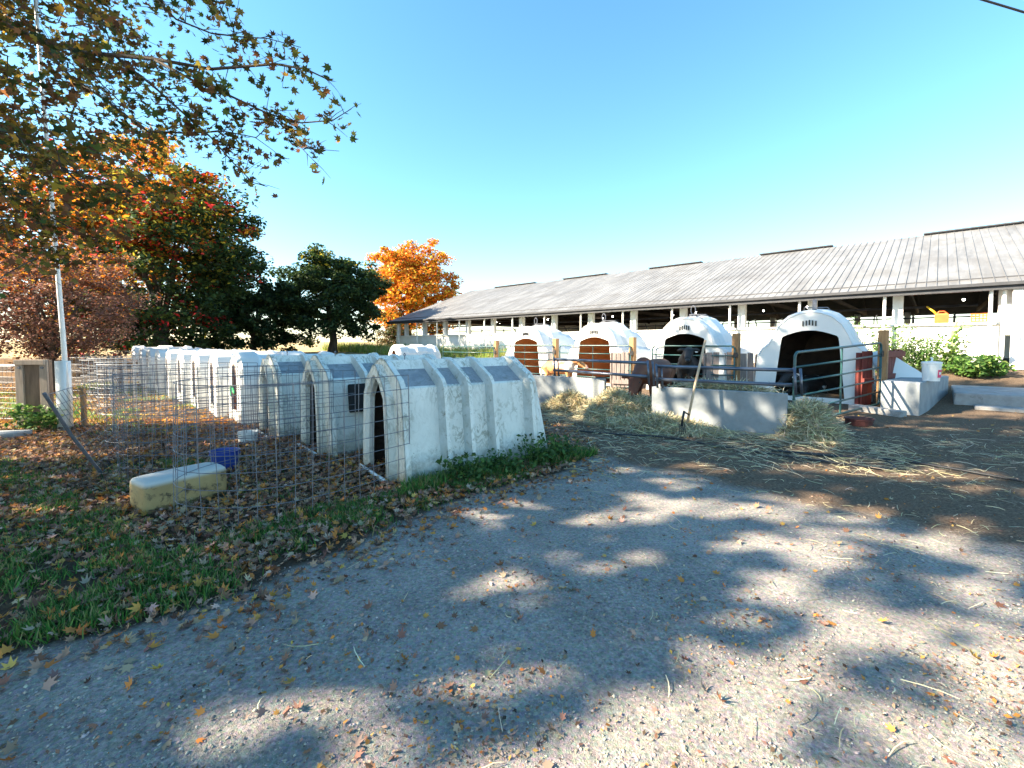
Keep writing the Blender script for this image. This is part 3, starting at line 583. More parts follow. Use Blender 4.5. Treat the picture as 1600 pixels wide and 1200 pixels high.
# ------------------------------------------------------------ big domed hutches
def dome_hutch(lining, ring=0):
    root = thing('dome_hutch', (0, 0, 0)); mb = MB(); L = 2.2
    base = [(1.16, 0), (1.13, .5), (1.09, .98), (.99, 1.13), (.84, 1.24), (.74, 1.46), (.62, 1.66), (.43, 1.82), (.22, 1.90), (.06, 1.92)]; P_ = mirror(base); n = len(P_)
    def sec(y, sx, sz, hi=1.0): return [(a*sx*(hi if z > 1.15 else 1), y, z*sz if z < 1.1 else (1.1*sz+(z-1.1)*sz*hi)) for a, z in P_]
    L = 2.4; st = [(0, .985, .99, 1), (.04, 1.01, 1.01, 1.01), (.14, 1.01, 1.01, 1.01), (.17, .985, .985, .97), (.5, .985, .985, .97), (.56, 1.02, 1.02, 1.04), (.9, 1.02, 1.03, 1.06), (.98, 1.0, 1.0, .96), (1.35, 1.0, 1, .94), (1.42, .99, .99, .86), (1.85, .98, .98, .83), (1.92, .96, .96, .72), (2.25, .93, .95, .64), (L, .82, .9, .42)]
    mb.rings([sec(*s) for s in st], cap0=False, cap1=True, closed=False)
    dr = mirror([(.72, .10), (.68, .5), (.62, 1.0), (.59, 1.28), (.575, 1.37), (.54, 1.41), (.40, 1.46), (.26, 1.50), (.13, 1.525), (.04, 1.53)])
    bridge_front(mb, 0, [(a*.985, z*.99) for a, z in P_], dr); mb.add([(-1.11, 0, 0), (1.11, 0, 0), (.72, 0, .10), (-.72, 0, .10)], [(0, 1, 2, 3)])
    # moulded side panels
    for sg in (1, -1):
        for y0 in (.25, .85, 1.45): mb.beam((sg*1.135, y0, .5), (sg*1.135, y0+.36, .5), .05, .6, up=(-sg*.07, 0, 1))
    shell = mb.build('shell', M_plastic2, root, solid=.02)
    mb = MB(); mb.rings([[(a*.95*(.94 if y > 1 else 1), y, z*.945) for a, z in P_] for y in (.04, 1.1)]+[[(a*.58, 2.0, z*.80) for a, z in P_]], cap0=False, cap1=True, closed=False); mb.build('lining', lining, root)
    for k in range(5):
        mb = MB(); mb.box((-.13+.065*k, -.006, 1.70-.012*abs(k-2)), (.024, .03, .11)); mb.build('vent_slot', M_dark, shell)
    mb = MB(); y = .75; z = 2.0
    mb.tube([(-.3, y+.25, z-.03), (-.25, y, z+.08), (.25, y, z+.06), (.32, y+.2, z-.03)], .010, 6)
    if ring: mb.tube([(.02+.07*sin(a), y-.3, z+.17-.12*cos(a)) for a in np.linspace(0, 2*pi, 11)], .012, 6); mb.tube([(-.3, y-.3, z-.06), (0, y-.3, z+.04), (.3, y-.3, z-.06)], .012, 6)
    else: mb.box((.02, y-.3, z+.10), (.09, .03, .26))
    mb.build('vent_handle', M_steel, root); return root
C4 = np.array((7.15, 10.8)); GD = 'big domed hutches behind the feed rails'
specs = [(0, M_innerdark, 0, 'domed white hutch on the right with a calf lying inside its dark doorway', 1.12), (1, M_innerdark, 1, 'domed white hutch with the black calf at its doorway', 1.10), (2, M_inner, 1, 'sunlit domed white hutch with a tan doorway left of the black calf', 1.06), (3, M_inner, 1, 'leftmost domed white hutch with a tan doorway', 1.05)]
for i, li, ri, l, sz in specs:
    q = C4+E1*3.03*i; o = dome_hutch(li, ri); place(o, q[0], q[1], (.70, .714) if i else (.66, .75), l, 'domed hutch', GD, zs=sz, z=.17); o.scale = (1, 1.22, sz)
# ------------------------------------------------------------ timber posts, gates
def lp(i): q = np.array((8.2, 9.9))+E1*3.03*i; return Vector((q[0], q[1], G(q[0], q[1])))
plab = ['square timber gate post beside the red fence', 'square timber post in front of the grey planks', 'square timber post left of the brown heifer', 'square timber post at the leftmost domed hutch', 'square timber post far back by the yellow green weeds']
for i in range(5):
    a = lp(i); mb = MB(); h = (1.72, 1.70, 1.62, 1.6, 1.55)[i]; mb.box(a+Vector((0, 0, h/2-.05)), (.17, .17, h+.1), rz=.75)
    one('timber_post', plab[i], 'post', mb, M_post, a, 'timber posts of the hutch pens', bevel=.012)
def gate(p, q, h, nr, vert, label, rt=.024, m=None, group='tubular farm gates'):
    """p hinge foot, q free foot (z = underside)"""
    m = m or M_gate; p, q = Vector(p), Vector(q); d = (q-p); L = Vector((d.x, d.y, 0)).length; d.z = d.z; u = d/L; up = Vector((0, 0, 1)); r = .09
    root = thing('farm_gate', p, 0, label, 'gate', group)
    def pt(x, z): return p+u*x+up*z
    arc = [pt(r-r*cos(a), h-r+r*sin(a)) for a in np.linspace(0, pi/2, 5)]; arc2 = [pt(L-r+r*sin(a), h-r+r*cos(a)) for a in np.linspace(0, pi/2, 5)]
    b1 = [pt(L-r+r*cos(a), r-r*sin(a)) for a in np.linspace(0, pi/2, 5)]; b2 = [pt(r-r*sin(a), r-r*cos(a)) for a in np.linspace(0, pi/2, 5)]
    mb = MB(); mb.tube(arc+arc2+b1+b2+[arc[0]], rt, 8); mb.build('gate_frame', m, root, world=True, smooth=True)
    zs = [h*(k/(nr-1))**1.0 for k in range(1, nr-1)]
    for z in zs:
        mb = MB(); mb.tube([pt(.02, z), pt(L*.5, z-.008), pt(L-.02, z)], rt*.8, 8); mb.build('rail', m, root, world=True, smooth=True)
    for x in vert:
        mb = MB(); mb.beam(pt(L*x, .02), pt(L*x, h-.02), .035, .02, up=(1, 0, 0)); mb.build('brace', m, root, world=True)
    for z in (h*.12, h*.82):
        mb = MB(); mb.box(pt(-.03, z), (.09, .05, .13), rz=math.atan2(u.y, u.x)); mb.tube([pt(-.1, z), pt(.03, z)], .014, 6); mb.build('hinge', M_black, root, world=True)
    return root
a = lp(0); gate(a+Vector((-.13, -.10, .10)), (5.15, 8.15, .06), 1.34, 6, (.5,), 'green tubular gate swung open in front of the right hand domed hutch')
for i, l in ((1, 'green tubular gate in front of the domed hutch with the black calf'), (2, 'green tubular gate in front of the sunlit domed hutch'), (3, 'dark gate between the two leftmost timber posts'), (4, 'dark gate far back above the ribbed hutches')):
    a = lp(i); q = a+Vector((E1[0], E1[1], 0))*((2.3, 2.75, 2.75, 3.3)[i-1]); f = Vector((-.685, -.729, 0))*.13
    gate(a+f+Vector((0, 0, .06)), q+f+Vector((0, 0, .06)), 1.30 if i < 4 else 1.25, 6, (.5,), l, m=M_gate, rt=.022)
# feed rails along the concrete panels
def rails(name, label, pts, zz, rt=.03):
    root = thing(name, (pts[0][0], pts[0][1], G(*pts[0])), 0, label, 'feed rail', 'feed rails above the concrete panels')
    for z in zz:
        mb = MB(); mb.tube([(x, y, z-.0*i) for i, (x, y) in enumerate(pts)], rt, 8); mb.build('rail', M_rail, root, world=True, smooth=True)
    for x, y in (pts[0], pts[-1]):
        mb = MB(); mb.tube([(x, y-.04, zz[0]+.05), (x+.03, y-.05, zz[-1]-.16)], .022, 8); mb.tube([(x+.09, y-.05, zz[0]+.03), (x+.12, y-.06, zz[-1]-.16)], .02, 8); mb.build('bracket', M_rail, root, world=True, smooth=True)
rails('feed_rail', 'pair of grey pipes above the long concrete panel', [(2.70, 8.42), (4.50, 7.17)], (1.135, .895))
rails('feed_rail', 'pair of grey pipes the brown heifer reaches under', [(1.0, 10.75), (2.6, 8.62)], (1.19, .93))
# concrete panels, block, kerb, slab
def panel(name, label, a, b, h, th, m=M_conc, z=None):
    a, b = Vector((*a, 0)), Vector((*b, 0)); d = (b-a).normalized(); nn = Vector((-d.y, d.x, 0)); mb = MB(); z0 = G(a.x, a.y)-.1 if z is None else z
    c = (a+b)/2+nn*th/2; n_ = 14; L = (b-a).length
    mb.box((c.x, c.y, z0+(h+.1)/2), (L, th, h+.1), rz=math.atan2(d.y, d.x)); return one(name, label, 'concrete', mb, m, (a.x, a.y, z0+.1), bevel=.015)
panel('feed_bunk', 'long upright concrete feed panel dappled with sun, a wooden handle leaning on it', (2.66, 8.5), (4.48, 7.25), .74, .09)
panel('feed_bunk', 'short upright concrete panel half buried in hay behind the ribbed hutch', (.45, 11.0), (2.02, 9.75), .78, .09)
d1 = np.array((.78, .62)); d2 = np.array((-.62, .78)); B = np.array((8.1, 8.86))
mb = MB(); pts = [B, B+d1*3.2, B+d1*3.2+d2*.62, B+d2*.62]; mb.rings([[(q[0], q[1], z) for q in pts] for z in (.0, .79)]); one('concrete_block', 'large concrete block right of the timber gate post, a white bucket on top', 'concrete block', mb, M_conc, (B[0], B[1], .12), bevel=.02)
mb = MB(); a, b = at(1330, 640), at(1412, 652); mb.beam((a.x, a.y, a.z+.04), (b.x, b.y, b.z+.04), .22, .16); one('concrete_kerb', 'low concrete kerb running under the open green gate', 'kerb', mb, M_conc2, a, bevel=.02)
def slab(name, label, f, e1a, e1b, dep, z0, z1):
    f = np.array(f); mb = MB(); q = [f+E1*e1a, f+E1*e1b, f+E1*e1b+E2*dep, f+E1*e1a+E2*dep]; mb.rings([[(w_[0], w_[1], z) for w_ in q][::-1] for z in (z0, z1)]); return one(name, label, 'slab', mb, M_conc2, (q[0][0], q[0][1], z0), bevel=.03)
fs = at(1490, 632); slab('concrete_slab', 'low concrete slab step leading up to the barn door on the right', (fs.x, fs.y), .0, -7, 5.2, .05, .50)
slab('concrete_slab', 'thin lower concrete step in front of the slab at the right edge', (fs.x-.28, fs.y-.30), -.3, -6, .42, .0, .27)
# planks and red fence
def plank_fence(label, a, b, h, n, m, rails_=(.3, .85), gap_=.02, z0=None, name='plank_fence', post=True, group=None):
    a, b = Vector((*a, 0)), Vector((*b, 0)); z = G(a.x, a.y) if z0 is None else z0; a.z = b.z = z; root = thing(name, a, 0, label, 'fence', group); d = b-a; w = d.length/n
    for i in range(n):
        c = a+d*((i+.5)/n); mb = MB(); hh = h*(1+rnd.uniform(-.03, .03)); mb.box((c.x, c.y, z+.05+hh/2), (w-gap_, .03, hh), rz=math.atan2(d.y, d.x), ry=rnd.uniform(-.012, .012)); mb.build('plank', m, root, world=True, bevel=.004)
    for r in rails_:
        mb = MB(); o_ = Vector((d.y, -d.x, 0)).normalized()*.04; mb.beam(a+Vector((0, 0, h*r))+o_, b+Vector((0, 0, h*r))+o_, .05, .12); mb.build('rail', m, root, world=True)
    if post:
        for e in (a, b): mb = MB(); mb.box((e.x, e.y+.08, z+h*.5), (.09, .09, h+.08)); mb.build('post', m, root, world=True)
plank_fence('grey weathered plank fence between the two right hand domed hutches', (5.35, 12.35), (6.55, 11.75), 1.12, 8, M_grey, rails_=(.2,))
plank_fence('short grey plank fence left of the brown heifer', (3.2, 14.25), (3.66, 14.0), 1.1, 4, M_grey, rails_=(.2,))
plank_fence('low red board fence left of the timber gate post', (7.82, 10.0), (8.08, 10.05), 1.18, 2, M_red, rails_=(.5,), gap_=.005)
plank_fence('red board fence with grey rails behind the concrete block', (8.35, 10.05), (9.45, 10.85), 1.2, 8, M_red, rails_=(.55, .97), gap_=.01)
# white bucket, leaning plastic sheet
def pail(name, label, loc, r, h, m, lid=False, lab_=None, handle=True, cat='bucket', taper=.88, rz=0):
    root = thing(name, loc, rz, label, cat); mb = MB(); mb.lathe([(r*taper, 0), (r*.99, h*.8), (r*1.05, h*.8), (r*1.05, h*.84), (r, h*.84), (r*1.02, h*.97), (r*1.06, h), (r*.97, h), (r*.94, h*.9), (r*taper*.95, .02)], n=24, cap1=not lid); mb.build('pail_body', m, root, smooth=False, bevel=.002)
    if lid: mb = MB(); mb.lathe([(r*1.07, h*.93), (r*1.07, h+.012), (r*.95, h+.02), (r*.2, h+.03)], n=24); mb.tube([(0, 0, h+.03), (.01, 0, h+.09), (-.02, 0, h+.1)], .018, 6); mb.build('lid', m, root, smooth=False)
    if handle: mb = MB(); mb.tube([(r*1.05*cos(a), -r*.9*sin(a)*.5-.02, h*.85-r*.8*sin(a)) for a in np.linspace(0, pi, 9)], .004, 5); mb.build('handle', M_steel, root)
    if lab_:
        mb = MB(); mb.rings([[(r*1.012*s_*cos(a), r*1.012*s_*sin(a), z) for a in np.linspace(-1.6, -.75, 7)] for z, s_ in ((h*.2, .92), (h*.62, .975))], False, False, closed=False); mb.build('label', lab_, root, solid=-.002)
        mb = MB(); mb.rings([[(r*1.025*s_*cos(a), r*1.025*s_*sin(a), z) for a in np.linspace(-1.42, -1.0, 5)] for z, s_ in ((h*.36, .935), (h*.5, .96))], False, False, closed=False); mb.build('label', M_white, root, solid=-.001)
    return root
pail('bucket', 'white lidded bucket with a pink label on the concrete block', (8.72, 9.30, .79), .155, .38, M_white, lid=True, lab_=M_pink, handle=False)
mb = MB(); A_ = Vector((8.95, 10.25, .62)); mb.add([A_+Vector((-.35, .1, .0)), A_+Vector((.62, -.1, .12)), A_+Vector((-.1, .4, .80)), A_+Vector((-.42, .45, .74))], [(0, 1, 2, 3)]); one('plastic_sheet', 'pale plastic sheet leaning behind the concrete block', 'sheet', mb, M_plastic2, A_, solid=.03)
pail('feed_tub', 'low dark red rubber tub on the mud by the kerb', tuple(at(1342, 664)), .22, .13, mat('dark red rubber', (.10, .03, .025), (.06, .02, .02), 6, .6), handle=False, cat='tub')
pail('feed_tub', 'blue tub standing among leaves inside the near wire pens', (-3.56, 5.5, 0), .16, .24, M_blue, handle=False, cat='tub', taper=.72)
pail('feed_tub', 'small white tub on leaves at the third hutch door', (-4.16, 7.0, 0), .14, .18, M_white, cat='tub')
pail('bucket', 'red bucket inside the nearest ribbed hutch', (-1.12, 5.62, .28), .15, .34, M_redpl)
mb = MB(); mb.box((-1.05, 5.68, .13), (.5, .4, .26), rz=.6); one('wooden_crate', 'dark wooden crate under the red bucket in the nearest hutch', 'crate', mb, M_grey, (-1.05, 5.68, 0), bevel=.01)
# wooden handled tool
tool = thing('fork', (3.0, 7.6, .05), 0, 'long wooden handled fork leaning on the feed rail', 'tool')
b0, b1 = Vector((3.0, 7.62, .10)), Vector((3.37, 7.82, 1.62)); mb = MB(); mid = b0.lerp(b1, .45)+Vector((-.02, 0, 0)); mb.tube([b0+Vector((0, 0, .1)), mid, b1], [.024, .022, .021], 8); mb.build('handle', mat('pale ash wood', (.58, .42, .27), (.42, .28, .18), 9, .6, stretch=(3, 3, .3)), tool, world=True, smooth=True)
mb = MB(); mb.tube([(2.93, 7.58, .42), (2.88, 7.56, .16)], .02, 6); mb.tube([(2.93, 7.58, .40), (3.04, 7.63, .34)], .014, 6)
for k in range(4): mb.tube([(2.84+.03*k, 7.56, .2), (2.82+.035*k, 7.5, .04)], .006, 5)
mb.build('fork_head', M_black, tool, world=True, smooth=True)
# hoses
def hose(label, pts, r=.014):
    w = [at(u, v_)+Vector((0, 0, r+.012)) for u, v_ in pts]; sm = []
    for i in range(len(w)-1):
        p0, p1, p2, p3 = w[max(i-1, 0)], w[i], w[i+1], w[min(i+2, len(w)-1)]
        for k in range(6):
            t_ = k/6; q_ = .5*((2*p1)+(p2-p0)*t_+(2*p0-5*p1+4*p2-p3)*t_**2+(3*p1-p0-3*p2+p3)*t_**3); q_.z = G(q_.x, q_.y)+r+.012; sm.append(q_)
    mb = MB(); mb.tube(sm, r, 7); return one('hose', label, 'hose', mb, M_black, sm[0], smooth=True)
hose('black hose snaking from the hay towards the yard middle', [(905, 676), (960, 681), (1040, 686), (1120, 700), (1200, 712), (1300, 726), (1392, 736), (1378, 722), (1300, 714), (1180, 704), (1172, 698), (1240, 700)])
hose('black hose crossing the mud to the right edge of the yard', [(1200, 706), (1300, 716), (1400, 722), (1500, 738), (1600, 756), (1680, 770)])
# ------------------------------------------------------------ wire pens
def mesh_panel(mb, line, h, dz=.155, dx=.155, r=.0026, lean=None, z0=.01, wob=.01):
    """line: ground polyline"""
    pts = [Vector((x, y, 0)) for x, y in line]; L = [0]
    for i in range(len(pts)-1): L.append(L[-1]+(pts[i+1]-pts[i]).length)
    def P_(s_):
        for i in range(len(pts)-1):
            if s_ <= L[i+1]+1e-9: return pts[i].lerp(pts[i+1], (s_-L[i])/(L[i+1]-L[i]))
        return pts[-1]
    n = max(2, round(L[-1]/dx)); lean = Vector(lean) if lean else Vector((0, 0, 0)); nz = round(h/dz)
    base = [P_(L[-1]*i/n) for i in range(n+1)]; ph = rnd.random()*6
    def w(i, z): b = base[i]; return b+Vector((wob*sin(i*.7+z*2+ph), wob*cos(i*.5+z*3+ph), G(b.x, b.y)+z0+z))+lean*(z/h)
    for i in range(n+1): mb.tube([w(i, z) for z in np.linspace(0, h, 5)], r*(1.5 if i in (0, n) else 1), 4, cap=False)
    for k in range(nz+1): mb.tube([w(i, h*k/nz) for i in range(n+1)], r*(1.3 if k in (0, nz) else 1), 4, cap=False)
def arc_pts(ctrl, n=10):
    w = [Vector((x, y, 0)) for x, y in ctrl]; out = []
    for i in range(len(w)-1):
        p0, p1, p2, p3 = w[max(i-1, 0)], w[i], w[i+1], w[min(i+2, len(w)-1)]
        for k in range(n):
            t_ = k/n; q_ = .5*((2*p1)+(p2-p0)*t_+(2*p0-5*p1+4*p2-p3)*t_**2+(3*p1-p0-3*p2+p3)*t_**3); out.append((q_.x, q_.y))
    return out+[(w[-1].x, w[-1].y)]
def pen(label, ctrl, h=1.2, r=.0030, m_=M_steel, **k):
    mb = MB(); mesh_panel(mb, arc_pts(ctrl), h, r=r, **k); return one('wire_pen', label, 'wire pen', mb, m_, (ctrl[0][0], ctrl[0][1], 0), 'wire mesh calf pens')
pen('nearest curved wire mesh pen in front of the first ribbed hutch', [(-1.13, 4.86), (-1.6, 4.25), (-2.15, 3.82), (-2.75, 3.80), (-3.1, 4.08), (-3.12, 4.6), (-2.7, 5.3), (-2.05, 5.85)], r=.0034)
pen('wire mesh pen in front of the second ribbed hutch behind the blue tub', [(-2.42, 6.05), (-3.0, 5.4), (-3.7, 5.0), (-4.35, 4.98), (-4.62, 5.25), (-4.55, 5.9), (-4.0, 6.6), (-3.35, 7.05)])
mb = MB(); mesh_panel(mb, [(-4.9, 5.28), (-5.6, 6.4), (-6.6, 8.0)], 1.25, lean=(.12, -.72, -.22), r=.003); mb.tube([(-4.9, 5.28, .02), (-4.86, 4.9, .55), (-4.78, 4.56, 1.05)], .018, 6); one('wire_pen', 'collapsed wire mesh pen panel leaning towards the grass on the left', 'wire pen', mb, M_steel, (-4.9, 5.28, 0), 'wire mesh calf pens')
pen('wire mesh pen in front of the third ribbed hutch', [(-3.8, 7.25), (-4.5, 6.6), (-5.2, 6.3), (-5.85, 6.4), (-6.0, 7.0), (-5.4, 7.9), (-4.7, 8.25)], r=.0035)
plabs = ['wire mesh pen around the door with the green strap', 'wire mesh pen at the second smooth hutch', 'wire mesh pen at the third smooth hutch', 'wire mesh pen at the fourth smooth hutch', 'wire mesh pen at the fifth smooth hutch', 'wire mesh pen at the sixth smooth hutch', 'wire mesh pen at the seventh smooth hutch', 'wire mesh pen at the eighth smooth hutch', 'farthest wire mesh pen at the last smooth hutch']
for i, (x, y) in enumerate(pos):
    f = np.array((-.74, -.67)); s_ = np.array((.67, -.74)); c = np.array((x, y)); k = 1+.12*sin(i*3)
    ct = [c+s_*.5, c+s_*.62+f*.7*k, c+s_*.5+f*1.5*k, c+f*1.85*k, c-s_*.5+f*1.5*k, c-s_*.62+f*.7*k, c-s_*.5]; pen(plabs[i], [tuple(q) for q in ct], r=.0028, h=1.15, m_=M_steel_sunlit, dz=.19, dx=.19)
# foam block
fb = MB(); L_, w_, h_ = .74, .36, .33; rs = []
for y, s in ((0, .80), (.04, .95), (.10, 1), (.85, 1), (.91, .95), (.95, .8)):
    rs.append([(sg[0]*w_/2*s, y*L_/.95, h_/2+sg[1]*h_/2*s) for sg in ((-.72, -1), (.72, -1), (.95, -.9), (1, -.65), (1, .65), (.93, .9), (.72, 1), (-.72, 1), (-.93, .9), (-1, .65), (-1, -.65), (-.95, -.9))])
fb.rings(rs); o = fb.build('foam_block', M_foam, None, smooth=True, bevel=0); q = o.modifiers.new('sub', 'SUBSURF'); q.levels = q.render_levels = 1
o.location = (-3.47, 4.06, -.02); o.rotation_euler = (0, .03, -math.atan2(.50, .86)); tag(o, 'yellowed rounded foam block lying among leaves beside the near wire pen', 'foam block')
t = M_foam.node_tree; p = t.nodes['Principled BSDF']; old = p.inputs['Base Color'].links[0].from_socket; tcz = N(t, 'TexCoord'); sz_ = N(t, 'SeparateXYZ'); t.links.new(tcz.outputs['Object'], sz_.inputs[0])
t.links.new(mixc(t, ramp(t, sz_.outputs['Z'], [(.262, 0.), (.30, 1.)]), old, (.50, .50, .47)), p.inputs['Base Color'])
# ------------------------------------------------------------ left edge: board, pole, posts, mesh fence
bd = thing('wooden_board', (-8.86, 8.3, 0), .12, 'weathered grey wooden board with a dark recess, standing left of the white pole', 'board')
mb = MB(); mb.box((0, 0, .63), (.54, .07, 1.26)); mb.build('back_panel', mat('brown board', (.24, .16, .11), (.13, .09, .065), 7, .9, stretch=(3, 3, .4)), bd)
mb = MB(); [mb.box((sx*.20, -.055, .63), (.13, .04, 1.25)) for sx in (-1, 1)]; mb.box((0, -.05, 1.22), (.5, .12, .09)); mb.build('frame', mat('tan board', (.42, .33, .26), (.28, .22, .18), 7, .9, stretch=(3, 3, .4)), bd, bevel=.005)
for sx in (-1, 1): mb = MB(); mb.tube([(sx*.19, -.06, 1.12), (sx*.19, -.09, 1.12)], .025, 8); mb.build('bolt', M_steel, bd)
pl = thing('flag_pole', (-8.12, 8.1, 0), 0, 'tall slim white pole rising into the maple leaves on the left', 'pole')
mb = MB(); mb.box((-.01, 0, .62), (.15, .15, 1.26)); mb.build('base_post', M_white, pl, smooth=True)
mb = MB(); mb.tube([(.05, 0, .2), (.02, 0, 1.6), (-.14, .02, 5.2), (-.24, .03, 7.6)], [.042, .038, .03, .026], 10); mb.build('pole', M_white, pl, smooth=True)
mb = MB(); mb.box((-7.88, 8.2, .38), (.07, .05, .72)); one('wooden_stake', 'short brown wooden stake just right of the white pole', 'stake', mb, M_post, (-7.88, 8.2, 0))
fence = thing('wire_fence', (-9.1, 8.55, 0), 0, 'low wire mesh fence at the left edge behind the wooden board', 'fence'); mb = MB()
mesh_panel(mb, [(-9.1, 8.55), (-11, 8.9), (-14, 9.6)], 1.12, dz=.1, dx=.1, r=.003); mb.build('mesh', M_steel, fence, world=True)
for x, y in ((-9.15, 8.55), (-11.1, 8.95), (-13.2, 9.4)): mb = MB(); mb.tube([(x, y, 0), (x, y, 1.22)], .03, 8); mb.build('post', M_steel, fence, world=True)
mb = MB(); mb.tube([(-8.9, 8.5, 1.14), (-11.1, 8.95, 1.14), (-14, 9.6, 1.14)], .022, 6); mb.build('top_rail', M_steel, fence, world=True)
f2 = thing('rail_fence', (-15.5, 15.6, 0), 0, 'brown two rail wooden fence beyond the pole on the left', 'fence')
for x in (-17.5, -15.5, -13.5): mb = MB(); mb.box((x, 15.6-.1*(x+15.5), .55), (.12, .12, 1.1)); mb.build('post', M_post, f2, world=True)
for z in (.5, .95): mb = MB(); mb.beam((-18, 15.5, z), (-12.8, 15.3, z), .05, .15); mb.build('rail', M_post, f2, world=True)
mb = MB(); q = at(12, 684); mb.box((q.x-.2, q.y, .05), (.8, .35, .09), rz=.15); one('concrete_paver', 'flat pale paver in the leaves at the left edge', 'paver', mb, M_conc, q, bevel=.01)
# power line
mb = MB(); pts = [atY(1530, -2, 10)+Vector((dx, 0, -dx*.30+.012*dx*dx)) for dx in (-14, -9, -5, -2, 0, 1, 2, 4, 7, 12)]; mb.tube(pts, .022, 6); one('power_line', 'black overhead cable crossing the top right corner of the sky', 'cable', mb, M_black, pts[0], smooth=True)

# ------------------------------------------------------------ cattle
def hide(name, c1, c2, sc, lo, hi):
    m, t, p, o = nodes(name); v = coords(t, 'Object'); n = noise(t, v, sc, 2, .4); col = ramp(t, n, [(lo, c1), (hi, c2)])
    n2 = noise(t, coords(t, 'Object', (1, 1, 4)), 30, 4, .7); col = mixc(t, .3, col, n2, 'OVERLAY'); t.links.new(col, p.inputs['Base Color']); p.inputs['Roughness'].default_value = .7; bump(t, p, n2, .25, .01); return m
def cow(label, loc, yaw, m, head=(.78, 0, .95), down=False, lying=False, s=1., tag_=True, group='calves in the domed hutch pens', blaze=None):
    """local +x is forward, withers at 1 m"""
    root = thing('calf', loc, yaw, label, 'calf', group); root.scale = (s, s, s); mb = MB()
    zb = .70 if not lying else .26
    mb.tube([(-.62, 0, zb+.03), (-.5, 0, zb+.02), (-.2, 0, zb-.02), (.15, 0, zb-.02), (.42, 0, zb), (.56, 0, zb+.05)], [.08, .20, .245, .235, .20, .10], 14)
    hx, hy, hz = head; nb_ = Vector((.45, 0, zb+.12)); hd = Vector(head)
    mb.tube([nb_, nb_.lerp(hd, .5)+Vector((.0, 0, .02)), hd], [.17, .12, .10], 12)
    fdir = Vector((.55, hy*.4, -.83 if down else -.35)).normalized()
    mz = hd+fdir*.34; mb.tube([hd-fdir*.08, hd+fdir*.06, hd+fdir*.2, mz, mz+fdir*.03], [.085, .115, .085, .072, .05], 12)
    sd = Vector((0, 0, 1)).cross(fdir).normalized(); upv = fdir.cross(sd)
    for k in (-1, 1):
        e0 = hd+sd*k*.08+upv*.05; mb.tube([e0, e0+sd*k*.08, e0+sd*k*.17-Vector((0, 0, .03))], [.03, .05, .022], 8)
    if not lying:
        for sx, x in ((1, .38), (-1, -.48)):
            for k in (-1, 1):
                y = k*.12
                if sx > 0: J = [(x, y, zb-.05), (x+.02, y, .40), (x, y, .22), (x+.02, y, .06), (x+.03, y, 0)]; rr = [.12, .06, .038, .04, .05]
                else: J = [(x, y, zb), (x+.10, y, .46), (x-.05, y, .30), (x+.0, y, .07), (x+.03, y, 0)]; rr = [.15, .09, .048, .036, .05]
                mb.tube(J, rr, 9)
    else:
        for k in (-1, 1):
            mb.tube([(.40, k*.14, .2), (.55, k*.2, .08), (.36, k*.24, .05)], [.09, .05, .035], 8); mb.tube([(-.4, k*.15, .22), (-.15, k*.26, .10), (-.42, k*.28, .05)], [.14, .07, .04], 8)
    mb.tube([(-.62, 0, zb+.1), (-.70, 0, zb-.1), (-.70, 0, zb-.4 if not lying else .05)], [.04, .025, .03], 7)
    o = mb.build('body', m, root, smooth=True); q = o.modifiers.new('remesh', 'REMESH'); q.mode = 'VOXEL'; q.voxel_size = .016; q.use_smooth_shade = True
    q = o.modifiers.new('sm', 'SMOOTH'); q.iterations = 6; q.factor = .6
    for k in (-1, 1):
        mb = MB(); mb.ball(hd+fdir*.10+sd*k*.088+upv*.035, .017, 8, 6); mb.build('eye', M_black, o, smooth=True)
    mb = MB(); mb.ball(mz+fdir*.035, .055, 10, 7, (1, 1, .8)); mb.build('muzzle', M_black if not blaze else mat('pink muzzle', (.5, .3, .25)), o, smooth=True)
    if tag_:
        mb = MB(); e = hd+sd*.17+upv*.03+fdir*.02; mb.box(e, (.012, .06, .08), rz=.5); mb.build('ear_tag', M_white, o)
    return root
H_brown = hide('brown hide', (.16, .055, .025), (.10, .03, .018), 2, .4, .6); H_black = hide('black hide', (.014, .013, .014), (.014, .013, .014), 1.5, .55, .62)
H_bw = hide('black and white hide', (.015, .014, .015), (.62, .60, .57), 2.6, .56, .6); H_tan = hide('tan hide', (.55, .26, .10), (.72, .62, .52), 2.2, .55, .62)
cow('brown heifer with its head lowered to the hay between the concrete panels', (3.18, 10.05, .1), math.atan2(-.80, -.60), H_brown, head=(.84, .0, .62), down=True, s=1.22, tag_=False)
cow('black calf with a white ear tag standing in the doorway of a domed hutch', (4.9, 12.45, .18), math.atan2(-.86, -.5), H_black, head=(.74, .12, 1.06), s=1.12)
cow('small tan and white calf behind the green gate in the sun', (1.55, 14.75, .15), math.atan2(-.5, .86), H_tan, head=(.7, .1, .9), s=.92, tag_=False, blaze=1)
cow('black and white calf lying inside the right hand domed hutch', (7.62, 11.55, .24), math.atan2(-.55, -.83), H_bw, head=(.72, -.12, .48), lying=True, s=1.05)
mb = MB(); q = C4+E2*.9; mb.ball((q[0], q[1], .22), .75, 14, 8, (1, 1, .12)); one('straw_bedding', 'soiled straw bedding inside the right hand domed hutch', 'bedding', mb, mat('bedding', (.20, .14, .08), (.09, .06, .04), 12, .9, bmp=.9, bdist=.05), (q[0], q[1], .2), smooth=True)

